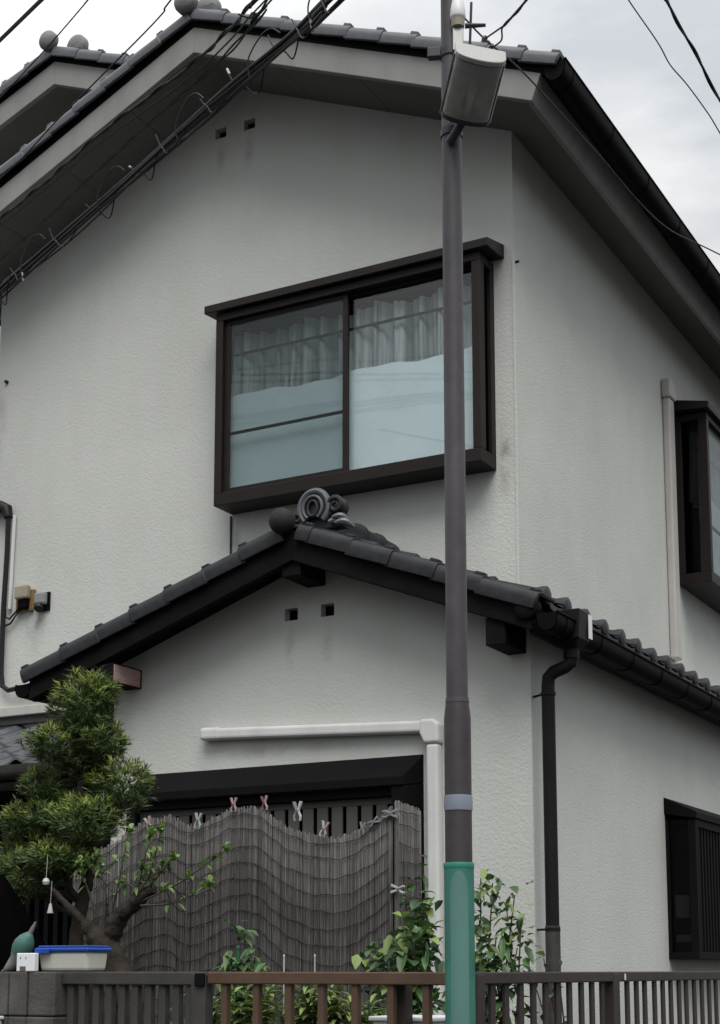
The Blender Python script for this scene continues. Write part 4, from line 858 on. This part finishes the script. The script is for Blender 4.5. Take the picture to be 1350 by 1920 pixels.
L1 = 4.75-3.01; L2 = 0.24
def spath(s_):
    """plan position, top height along the screen; it folds back past the corner cane"""
    if s_ <= L1:
        x = -4.75+s_; return V((x, 5.80+0.018*math.sin(x*9.0), 0)), lerp_t(x)
    u = s_-L1; return V((-3.01+0.005*u/L2, 5.80+u, 0)), 2.215-0.02*u/L2
mb = MB(); s_ = 0.0; rnd = random.Random(3)
while s_ < L1+L2:
    p, zt = spath(s_); r_ = rnd.uniform(0.002, 0.0036); y = rnd.uniform(-0.004, 0.004)
    tt = zt+rnd.uniform(-0.014, 0.006); lean_ = rnd.uniform(-0.006, 0.006)
    pts = [p+V((lean_*0.5, y, tt-1.62)), p+V((-lean_*0.4, y+rnd.uniform(-0.003, 0.003), tt-0.8)), p+V((lean_*0.3, y+rnd.uniform(-0.003, 0.003), tt-0.35)), p+V((0, y, tt))]
    mb.tube(pts, [r_*1.1, r_, r_, r_*0.85], 5); s_ += r_*1.55
kind(mb.build('reeds', 'reed', scr, smooth='full'), 'stuff')
for k_ in range(21):
    f = 0.03+0.0735*k_+rnd.uniform(-0.01, 0.01); pts = []
    s_ = 0.0
    while s_ <= L1+L2:
        p, zt = spath(s_); amp = 1+0.12*min(1, f/0.6); pts.append(p+V((0, -0.009 if s_ < L1 else 0.0, (zt-2.15)*amp+2.15-f+0.004*math.sin(s_*27+k_*2.3)+0.003*math.sin(s_*71+k_)))); s_ += 0.03
    if s_ > L1: pts = [p+V((0.009, 0, 0)) if p.y > 5.83 and p.x > -3.02 else p for p in pts]
    MB().tube(pts, 0.0019, 5).build('binding_cord', 'cord', scr, smooth=True)
MB().tube([(-3.000, 5.785, 0.5), (-2.998, 5.788, 1.3), (-2.996, 5.79, 2.15)], 0.010, 8).build('cane', 'bamboo', scr, smooth=True)
MB().tube([(-4.10, 5.83, 0.5), (-4.10, 5.83, 2.15)], 0.010, 8).build('cane', 'bamboo', scr, smooth=True)
MB().tube([(-3.60, 5.83, 0.5), (-3.60, 5.83, 2.15)], 0.010, 8).build('cane', 'bamboo', scr, smooth=True)

# ------------------------------------------------------------------ clothes pegs
def peg(label, c, ang, m1, m2, s_=1.0, tilt=0.0):
    root = thing('clothes_peg', label, 'clothes peg', c, 'clothes pegs on the reed screen')
    for k_, m in ((1, m1), (-1, m2)):
        pts = [(k_*0.012, -0.040), (k_*0.0145, -0.022), (k_*0.008, -0.008), (k_*0.0045, 0.004), (k_*0.011, 0.022), (k_*0.0165, 0.040)]
        rr = [0.0035, 0.0045, 0.0045, 0.005, 0.006, 0.0065]
        mb = MB(); rings = []
        path = smooth_path([(x, 0, z) for x, z in pts], 4); n = len(path)
        for i, p in enumerate(path):
            t_ = i/(n-1); r_ = rr[min(5, int(t_*5))]; 
            rings.append([p+V((dx*r_, dy*0.0055, 0)) for dx, dy in ((-1,-1),(1,-1),(1,1),(-1,1))])
        mb.loft(rings); o = mb.build('arm', m, None, bevel=0.0015); o.parent = root; o.scale = (s_*0.86,)*3
    o = MB().lathe([(0.006, -0.007), (0.006, 0.007)], (0, 0, 0), (0, 1, 0), 10).build('spring', 'steel', None); o.parent = root; o.scale = (s_,)*3
    root.rotation_euler = (tilt, ang, 0)
    return root
peg('clothes peg with one pink and one white arm beside the clipped tree', (-4.289, 5.785, 2.17), -0.35, 'peg_pink', 'peg_white', 1.0)
peg('pale mint clothes peg over the dip next to the pink pegs', (-4.013, 5.785, 2.172), 0.1, 'peg_mint', 'peg_mint', 1.05)
peg('narrow pink clothes peg on the high hump of the screen', (-3.82, 5.785, 2.235), 0.0, 'peg_pink', 'peg_pink', 0.95)
peg('brown and pink clothes peg on the high hump of the screen', (-3.656, 5.785, 2.234), -0.08, 'peg_pink', 'peg_brown', 0.95)
peg('white clothes peg standing above the slope of the screen', (-3.487, 5.79, 2.19), 0.0, 'peg_white', 'peg_clear', 1.25)
peg('faded pink clothes peg in the lowest dip of the screen', (-3.349, 5.785, 2.105), 0.28, 'peg_pink', 'peg_white', 1.0)
peg('clear clothes peg half hidden on the rising slope', (-3.160, 5.785, 2.10), 0.15, 'peg_clear', 'peg_clear', 0.8)
peg('clear clothes peg tilted beside the half hidden one', (-3.105, 5.785, 2.125), 1.1, 'peg_clear', 'peg_clear', 0.8)
peg('clear clothes peg lying sideways on the top corner of the screen', (-3.018, 5.77, 2.155), 1.57, 'peg_clear', 'peg_clear', 1.05)
peg('pale clothes peg gripping the corner cane sideways', (-2.975, 5.765, 1.835), -1.5, 'peg_mint', 'peg_white', 1.05)

# ------------------------------------------------------------------ plants
def leaf(mb, p, d, up_, L_, w, fold=0.25, droop=0.3, seg=2):
    d = d.normalized(); s = d.cross(up_); s = s if s.length > 1e-3 else d.cross(V((1,0,0))); s.normalize(); u = s.cross(d)
    prof_ = ((0, 0.12), (0.38, 1.0), (0.72, 0.75), (1.0, 0.05)) if seg == 3 else ((0, 0.15), (0.45, 1.0), (1.0, 0.06))
    vs = []; n = len(prof_)
    for t, k_ in prof_:
        c = p+d*(L_*t)-V((0,0,1))*(droop*L_*t*t); vs += [c+s*(w*k_*0.5)+u*(fold*w*k_*0.5), c, c-s*(w*k_*0.5)+u*(fold*w*k_*0.5)]
    fs = []
    for i in range(n-1): fs += [(3*i, 3*i+1, 3*i+4, 3*i+3), (3*i+1, 3*i+2, 3*i+5, 3*i+4)]
    mb.add(vs, fs)
def rv(rnd): 
    while True:
        q = V((rnd.uniform(-1,1), rnd.uniform(-1,1), rnd.uniform(-1,1)))
        if 0.05 < q.length < 1: return q
# cloud pruned tree with strap shaped needles
TX, TY = -4.10, 5.12
maki = thing('clipped_tree', 'cloud pruned evergreen with narrow leaves in layered pads beside the wing wall', 'tree', (TX, TY, 0.5))
tr = smooth_path([(TX+0.06, TY, 0.45), (TX+0.03, TY+0.02, 1.2), (TX-0.06, TY, 1.6), (TX-0.01, TY+0.02, 1.95), (TX-0.05, TY, 2.25), (TX+0.0, TY, 2.5), (TX, TY, 2.64)], 6)
MB().rough(tr, [0.04*(1-0.72*i/(len(tr)-1)) for i in range(len(tr))], 12).build('trunk', 'bark', maki, smooth=True)
pads = []
for a_, b_, c_, d_, y_ in ((150, 1372, 40, 22, 0.05), (140, 1440, 44, 20, 0.06), (110, 1515, 46, 20, 0.08), (85, 1585, 60, 24, 0.08), (165, 1520, 40, 22, 0.1), (155, 1332, 54, 46, 0.0), (168, 1300, 34, 24, 0.02), (118, 1404, 50, 26, -0.05), (182, 1402, 42, 26, 0.03), (86, 1482, 34, 24, -0.03), (218, 1487, 50, 36, 0.05), (150, 1470, 34, 20, 0.1),
        (44, 1546, 40, 26, 0.0), (98, 1540, 30, 20, -0.06), (188, 1556, 60, 32, -0.08), (140, 1572, 36, 18, 0.06), (32, 1610, 36, 32, 0.04), (72, 1650, 58, 36, -0.04), (140, 1622, 52, 22, -0.08)):
    pads.append((-4.148+(a_-150)*0.00289, 5.1+y_, 2.395-(b_-1420)*0.00223, c_*0.00245, d_*0.003))
rnd = random.Random(21)
for (cx, cy_, cz, rx_, rz_) in pads:
    c = V((cx, cy_, cz)); mb = MB()
    tk = min(tr, key=lambda p: (p-V((c.x, c.y, c.z-0.12))).length)
    MB().tube(smooth_path([tk, (tk+c)/2+V((0,0,-0.03)), c], 5), [0.016-0.0009*i for i in range(11)], 6).build('branch', 'bark', maki, smooth=True)
    for q in range(int(470*(rx_/0.14)**1.4)):
        v = rv(rnd); v = v.normalized()*(v.length**0.55); lump = 1+0.22*math.sin(7*v.x+cx*31)*math.cos(6*v.y+cz*17)
        p = c+V((v.x*rx_*lump, v.y*rx_*0.95*lump, v.z*rz_*lump+0.012))
        ax = (V((v.x*0.9, v.y*0.9, 0.75+0.4*v.z))+0.35*rv(rnd)).normalized()
        new = v.z > 0.0 and rnd.random() < 0.25+0.4*v.z; mb.mi = 1 if new else 0
        for k_ in range(7):
            a = rnd.uniform(0, 6.28); s = ax.orthogonal().normalized(); s2 = ax.cross(s)
            dd = (ax*rnd.uniform(0.5, 1.0)+(s*math.cos(a)+s2*math.sin(a))*rnd.uniform(0.45, 0.9)).normalized()
            leaf(mb, p+ax*rnd.uniform(-0.008, 0.014), dd, ax, rnd.uniform(0.026, 0.05), rnd.uniform(0.004, 0.0065), 0.2, 0.15, 2)
    mb.build('foliage_pad', ['maki', 'maki_new'], maki)
# old plum with a sawn limb
pl = thing('plum_tree', 'leaning old tree with a sawn limb and sparse bright twigs before the reed screen', 'tree', (-3.80, 4.95, 0.5))
ptr = smooth_path([(-3.62, 4.98, 0.45), (-3.70, 4.97, 1.1), (-3.80, 4.95, 1.48), (-3.89, 4.93, 1.62), (-4.00, 4.92, 1.72), (-4.12, 4.90, 1.83)], 6)
rr = [0.085, 0.082, 0.08, 0.078, 0.075, 0.073, 0.072, 0.07, 0.069, 0.068, 0.067, 0.066, 0.065, 0.064, 0.063, 0.062, 0.061, 0.06, 0.058, 0.055, 0.052, 0.05, 0.047, 0.044, 0.042, 0.040, 0.036, 0.032, 0.028, 0.024, 0.02]
pt = MB().rough(ptr, [rr[min(i, 30)]*(0.40 if i > 21 else 0.55 if i > 19 else 0.72 if i > 18 else 0.9) for i in range(len(ptr))], 14).build('trunk', 'bark', pl, smooth=True)
lb_ = smooth_path([(-3.86, 4.95, 1.60), (-3.80, 4.94, 1.70), (-3.70, 4.93, 1.77), (-3.62, 4.92, 1.815)], 5)
MB().rough(lb_, [0.043-0.0016*i for i in range(len(lb_))], 14, 0.25).build('sawn_limb', 'bark', pl, smooth=True)
twigs = []
rnd = random.Random(9)
spec = [((-3.84, 4.93, 1.68), (-3.73, 4.90, 2.05)), ((-3.80, 4.93, 1.72), (-3.62, 4.89, 2.02)), ((-3.76, 4.92, 1.74), (-3.55, 4.87, 2.04)), ((-3.70, 4.92, 1.77), (-3.50, 4.88, 1.93)), ((-3.68, 4.92, 1.765), (-3.24, 4.86, 1.95)), ((-3.68, 4.92, 1.75), (-3.32, 4.86, 1.82)), ((-3.86, 4.93, 1.70), (-3.86, 4.88, 1.93)), ((-3.74, 4.92, 1.76), (-3.66, 4.90, 1.90)), ((-3.9, 4.92, 1.72), (-3.95, 4.86, 1.92))]
tw = MB(); lv = MB()
for a, b in spec:
    a, b = V(a), V(b); m_ = (a+b)/2+V((rnd.uniform(-0.03, 0.03), 0, rnd.uniform(-0.05, 0.02))); P = smooth_path([a, m_, b], 8)
    tw.tube(P, [0.0048-0.0002*i for i in range(len(P))], 5)
    for i in range(6, len(P)):
        if rnd.random() < 0.5+0.5*(i/len(P)):
            for q in range(rnd.randint(1, 4) if i > 11 else 1):
                d = (rv(rnd)+V((0.2, 0, 0.5))).normalized(); leaf(lv, P[i]+0.006*rv(rnd), d, V((0,0,1))+0.4*rv(rnd), rnd.uniform(0.028, 0.05), rnd.uniform(0.014, 0.024), 0.3, 0.35, 3)
    for q in range(9): 
        d = (rv(rnd)+V((0, 0, 0.6))).normalized(); leaf(lv, b+0.02*rv(rnd), d, V((0,0,1))+0.4*rv(rnd), rnd.uniform(0.03, 0.052), rnd.uniform(0.016, 0.026), 0.3, 0.35, 3)
    for q in range(2):
        k_ = rnd.randint(5, 13); e = P[k_]+V((rnd.uniform(-0.09, 0.09), rnd.uniform(-0.04, 0.02), rnd.uniform(0.03, 0.10))); tw.tube([P[k_], (P[k_]+e)/2+0.01*rv(rnd), e], [0.0028, 0.0022, 0.0014], 4)
        for z in range(6): leaf(lv, e+0.018*rv(rnd), (rv(rnd)+V((0,0,0.5))).normalized(), V((0,0,1))+0.4*rv(rnd), rnd.uniform(0.025, 0.045), rnd.uniform(0.014, 0.022), 0.3, 0.3, 3)
tw.build('twigs', 'twig', pl, smooth=True); lv.build('leaves', 'plum_leaf', pl)
# leafy shrub around the pole foot
def shrub(name, label, base, tips, nleaf, Lr, Wr, mats, seed, group=None, spread=0.05, arch=0.05, per=3):
    rnd = random.Random(seed); root = thing(name, label, 'plant', base, group); st = MB(); lv = MB()
    for t in tips:
        b = V(base)+V((rnd.uniform(-0.08, 0.08), rnd.uniform(-0.05, 0.05), 0)); t = V(t); m_ = (b*0.45+t*0.55)+V((rnd.uniform(-0.04, 0.04), rnd.uniform(-0.03, 0.03), arch)); P = smooth_path([b, m_, t], 10)
        st.tube(P, [0.006-0.0002*i for i in range(len(P))], 5); n0 = len(P)
        for q in range(nleaf):
            i = min(n0-1, int(n0*(0.35+0.65*rnd.random()))); p = P[i]+spread*rv(rnd)*rnd.uniform(0.3, 1)
            d = (rv(rnd)+V((0.15, -0.35, 0.15))).normalized(); lv.mi = 1 if rnd.random() < (0.10+0.25*(i/n0)**3) else 0
            leaf(lv, p, d, V((0,0,1))+0.5*rv(rnd), rnd.uniform(*Lr), rnd.uniform(*Wr), 0.22, 0.45, 3)
    st.build('stems', 'twig', root, smooth=True); lv.build('leaves', mats, root); return root
tips = [(-2.50, 4.62, 1.53), (-2.44, 4.6, 1.57), (-2.38, 4.66, 1.64), (-2.34, 4.7, 1.74), (-2.31, 4.66, 1.70), (-2.36, 4.6, 1.60), (-2.30, 4.56, 1.64), (-2.27, 4.62, 1.62), (-2.40, 4.56, 1.52), (-2.3, 4.6, 1.5)]
shrub('leafy_shrub', 'dense green shrub climbing beside the white duct left of the pole', (-2.34, 4.7, 0.5), tips, 85, (0.03, 0.075), (0.026, 0.045), ['shrub_leaf', 'shrub_light'], 31, 'shrubs at the pole foot', 0.075)
tips = [(-2.10, 4.66, 1.80), (-2.04, 4.62, 1.78), (-1.98, 4.66, 1.74), (-1.95, 4.64, 1.66), (-2.02, 4.6, 1.62), (-2.08, 4.6, 1.66), (-1.965, 4.64, 1.57), (-2.05, 4.58, 1.54), (-2.14, 4.6, 1.6), (-2.0, 4.6, 1.5)]
shrub('leafy_shrub', 'dense green shrub between the pole and the black downpipe', (-2.05, 4.72, 0.5), tips, 70, (0.032, 0.06), (0.018, 0.032), ['shrub_leaf', 'shrub_light'], 32, 'shrubs at the pole foot', 0.075)
shrub('leafy_shrub', 'low sprig of leaves at the foot of the downpipe', (-1.97, 5.0, 0.5), [(-2.02, 5.0, 1.54), (-1.98, 5.02, 1.53), (-2.06, 4.96, 1.52)], 16, (0.03, 0.05), (0.02, 0.03), ['shrub_leaf', 'shrub_light'], 36, None, 0.03)
shrub('young_tree', 'young leafy sapling rising in front of the reed screen', (-2.92, 4.55, 0.5), [(-2.97, 4.52, 1.65), (-2.92, 4.5, 1.63), (-2.87, 4.5, 1.58), (-2.84, 4.5, 1.53), (-2.96, 4.48, 1.56), (-2.99, 4.5, 1.52)], 46, (0.04, 0.075), (0.016, 0.028), ['shrub_leaf', 'plum_leaf'], 33, None, 0.045)
def strap(label, base, n, Lr, w, seed, zt=0.1, m=('strap_leaf', 'shrub_light')):
    rnd = random.Random(seed); root = thing('low_plant', label, 'plant', base, 'plants behind the brown fence'); st = MB(); lv = MB(); b = V(base)
    for q in range(max(3, n//14)):
        top = b+V((rnd.uniform(-0.07, 0.07), rnd.uniform(-0.05, 0.05), rnd.uniform(0.94, 1.04)*zt)); st.tube([b, (b+top)/2+0.02*rv(rnd), top], [0.006, 0.005, 0.004], 5)
        for k_ in range(14):
            a = rnd.uniform(0, 6.28); d = V((math.cos(a), math.sin(a), rnd.uniform(0.2, 1.1))).normalized(); lv.mi = 1 if rnd.random() < 0.3 else 0
            leaf(lv, top-V((0, 0, rnd.uniform(0, 0.12))), d, V((0,0,1)), rnd.uniform(*Lr), w*rnd.uniform(0.7, 1.2), 0.3, 0.45, 3)
    st.build('stems', 'shrub_leaf', root); lv.build('leaves', list(m), root); return root
shrub('climbing_vine', 'thin vine with a few leaves climbing beside the white duct', (-2.33, 4.74, 0.5), [(-2.335, 4.7, 1.88), (-2.39, 4.68, 1.80)], 14, (0.03, 0.055), (0.022, 0.036), ['shrub_leaf', 'shrub_light'], 37, None, 0.04)
strap('bright yellow green clump between the rosette plants', (-2.48, 4.32, 0.5), 112, (0.06, 0.10), 0.021, 48, 0.90)
strap('leafy clump in front of the sapling behind the brown fence', (-2.88, 4.30, 0.5), 98, (0.06, 0.10), 0.02, 49, 0.90)
strap('dark bushy plant at the joint of grey and brown fences', (-2.97, 4.42, 0.5), 70, (0.06, 0.11), 0.02, 41, 0.93, ('shrub_leaf', 'shrub_light'))
strap('narrow leaved plant with one large pale leaf behind the brown fence', (-2.80, 4.40, 0.5), 112, (0.07, 0.11), 0.02, 42, 0.92)
strap('pale yellowish rosette plant under the middle of the brown rail', (-2.56, 4.38, 0.5), 168, (0.07, 0.12), 0.02, 43, 0.93)
strap('small flowering rosette plant beside the yellowish rosette', (-2.66, 4.40, 0.5), 112, (0.06, 0.1), 0.018, 44, 0.88)
strap('arching strap leaved plant beside the white planter', (-2.40, 4.38, 0.5), 112, (0.08, 0.13), 0.017, 45, 0.87)
strap('low arching plant touching the white planter', (-2.28, 4.40, 0.5), 42, (0.07, 0.11), 0.017, 46, 0.86)
strap('grassy dark plant behind the grey fence bars', (-3.12, 4.45, 0.5), 56, (0.1, 0.16), 0.014, 47, 0.87, ('shrub_leaf', 'strap_leaf'))
pb_ = thing('planter_box', 'white planter box behind the brown fence next to the pole', 'planter', (-2.16, 4.30, 0.5))
MB().loft([[V((-2.25, 4.24, 1.15)), V((-2.08, 4.24, 1.15)), V((-2.08, 4.40, 1.15)), V((-2.25, 4.40, 1.15))], [V((-2.27, 4.22, 1.345)), V((-2.06, 4.22, 1.345)), V((-2.06, 4.42, 1.345)), V((-2.27, 4.42, 1.345))]]).build('tub', 'label_white', pb_, bevel=0.006)
MB().box((-2.28, 4.21, 1.3455), (-2.05, 4.43, 1.36)).build('rim', 'label_white', pb_, bevel=0.004)
MB().box((-2.24, 4.25, 0.5), (-2.09, 4.39, 1.15)).build('stand', 'block', pb_, bevel=0.006)
for x, y, z, m, r_, nm in ((-2.948, 4.5, 1.575, 'stake_green', 0.0055, 'green plastic garden stake with rounded tip'), (-2.764, 4.5, 1.545, 'stake_white', 0.0022, 'thin white garden stake beside the green stake'), (-2.643, 4.5, 1.545, 'stake_white', 0.0022, 'thin white garden stake under the middle of the screen')):
    t = thing('garden_stake', nm, 'stake', (x, y, 0.5)); MB().tube([(x, y, 0.5), (x+0.004, y, z)], r_, 8).build('rod', m, t, smooth=True); MB().lathe([(0, -0.008), (r_*1.5, -0.004), (r_*1.5, 0.003), (0, 0.009)], (x+0.004, y, z), (0,0,1), 10).build('tip', m, t, smooth=True)
# small bells in the tree
for x, z, lab in ((-4.126, 1.854, 'small white round bell hanging in the clipped tree'), (-4.10, 1.745, 'small white cone bell hanging on a thread below the clipped tree')):
    t = thing('wind_bell', lab, 'bell', (x, 4.88, z)); cone = z < 1.8
    MB().lathe([(0.0, 0.022), (0.005, 0.018), (0.0085, 0.0), (0.0125, -0.016), (0.0125, -0.019), (0, -0.012)] if cone else [(0, 0.016), (0.010, 0.012), (0.0155, 0.0), (0.012, -0.012), (0, -0.015)], (x, 4.88, z), (0,0,1), 16).build('shell', 'bell', t, smooth=True)
    MB().tube([(x, 4.88, z+0.015), (x+0.004, 4.88, z+0.11)], 0.0012, 4).build('thread', 'white_tag', t)

# ------------------------------------------------------------------ things on the wall
tub = thing('storage_tub', 'white plastic tub with blue clip lid standing on the block wall', 'tub', (-3.38, 4.12, FZ))
def rbox(mb, x0, x1, y0, y1, z0, z1, tap=0.0): return mb.loft([[V((x0+tap, y0+tap, z0)), V((x1-tap, y0+tap, z0)), V((x1-tap, y1-tap, z0)), V((x0+tap, y1-tap, z0))], [V((x0, y0, z1)), V((x1, y0, z1)), V((x1, y1, z1)), V((x0, y1, z1))]])
rbox(MB(), -3.48, -3.268, 4.085, 4.20, FZ+0.001, FZ+0.066, 0.006).build('body', 'tub', tub, bevel=0.012, seg=3)
ld_ = rbox(MB(), -3.488, -3.260, 4.078, 4.207, FZ+0.0665, FZ+0.080).build('lid', 'blue_lid', tub, bevel=0.005, seg=2)
rbox(MB(), -3.480, -3.268, 4.085, 4.20, FZ+0.0805, FZ+0.087).build('lid_panel', 'blue_lid', ld_, bevel=0.004)
MB().box((-3.48, 4.066, FZ+0.06), (-3.42, 4.0775, FZ+0.078)).build('clip', 'blue_lid', ld_, bevel=0.003)
lb2 = thing('small_box', 'small white box with two marks and a brown notch beside the tub', 'box', (-3.505, 4.06, FZ))
rbox(MB(), -3.538, -3.46, 4.045, 4.068, FZ+0.001, FZ+0.062).build('body', 'label_white', lb2, bevel=0.003)
for x in (-3.522, -3.499): MB().box((x, 4.0443, FZ+0.042), (x+0.004, 4.0449, FZ+0.049)).build('mark', 'label_ink', lb2)
MB().box((-3.522, 4.0443, FZ+0.001), (-3.497, 4.0449, FZ+0.018)).build('notch', 'label_brown', lb2)
bird = thing('bird_figure', 'teal and grey bird figure perched head down on the block wall', 'figurine', (-3.595, 4.12, FZ))
BX = -0.014
def ring(c, r, ax, n=14):
    ax = V(ax).normalized(); a = ax.orthogonal().normalized(); b = ax.cross(a); return [V(c)+r*(math.cos(2*math.pi*k_/n)*a+math.sin(2*math.pi*k_/n)*b) for k_ in range(n)]
ctr = [((x_+BX, y_, FZ+(z_-FZ)*0.93), r_*0.84) for (x_, y_, z_), r_ in [((-3.624, 4.10, FZ+0.001), 0.006), ((-3.618, 4.105, FZ+0.008), 0.014), ((-3.606, 4.11, FZ+0.018), 0.022), ((-3.596, 4.115, FZ+0.034), 0.025), ((-3.586, 4.12, FZ+0.048), 0.029), ((-3.576, 4.12, FZ+0.064), 0.037), ((-3.566, 4.12, FZ+0.085), 0.043), ((-3.556, 4.12, FZ+0.105), 0.041), ((-3.546, 4.12, FZ+0.122), 0.032), ((-3.538, 4.12, FZ+0.134), 0.020), ((-3.532, 4.12, FZ+0.142), 0.010)]]
mb = MB(); ax_ = (0.5, 0, 0.87); rings = [ring(c, r_, ax_) for c, r_ in ctr]
mb.loft(rings); n14 = 14
bo = mb.build('body', ['bird_grey', 'bird_teal'], bird, smooth='full')
for i, pgn in enumerate(bo.data.polygons): pgn.material_index = 1 if 5*n14 <= i < 10*n14 else 0
MB().tube([(-3.536+BX, 4.12, FZ+0.125), (-3.520+BX, 4.12, FZ+0.150), (-3.510+BX, 4.12, FZ+0.168)], [0.009, 0.007, 0.003], 8).build('tail', 'bird_grey', bird, smooth=True)
MB().tube([(-3.622+BX, 4.10, FZ+0.006), (-3.634+BX, 4.096, FZ+0.003)], [0.005, 0.002], 6).build('beak', 'bird_grey', bird)
# black sack leaning in from the left, on the garden side of the wall
sk = MB(); rnd = random.Random(17); rings = []
for i in range(15):
    t_ = i/14; z = 0.5+1.36*t_; r_ = (0.31*(1-t_**6)+0.03)*(1 if t_ < 0.5 else 1-0.55*((t_-0.5)/0.5)**1.6)
    rings.append([V((-4.03+r_*math.cos(a)*(1+0.10*math.sin(3*a+5*t_)+0.04*math.sin(7*a-9*t_)), 4.50+r_*math.sin(a)*0.9*(1+0.08*math.sin(4*a+3*t_)), z)) for a in [2*math.pi*k_/28 for k_ in range(28)]])
sk.loft(rings); tag(sk.build('black_sack', 'sack', None, smooth='full'), 'tall black plastic sack leaning behind the block wall', 'sack')
# white letter box on the street side
mbx = thing('letter_box', 'white letter box mounted low on the street side of the block wall', 'letter box', (-3.72, 4.0, 1.1))
MB().box((-3.86, 3.93, 1.10), (-3.585, FY-0.061, 1.335)).build('body', 'label_white', mbx, bevel=0.006)
MB().box((-3.87, 3.92, 1.3355), (-3.578, FY-0.060, 1.347)).build('lid', 'label_white', mbx, bevel=0.003)
MB().box((-3.80, 3.927, 1.28), (-3.64, 3.9295, 1.295)).build('slot', 'hole', mbx)
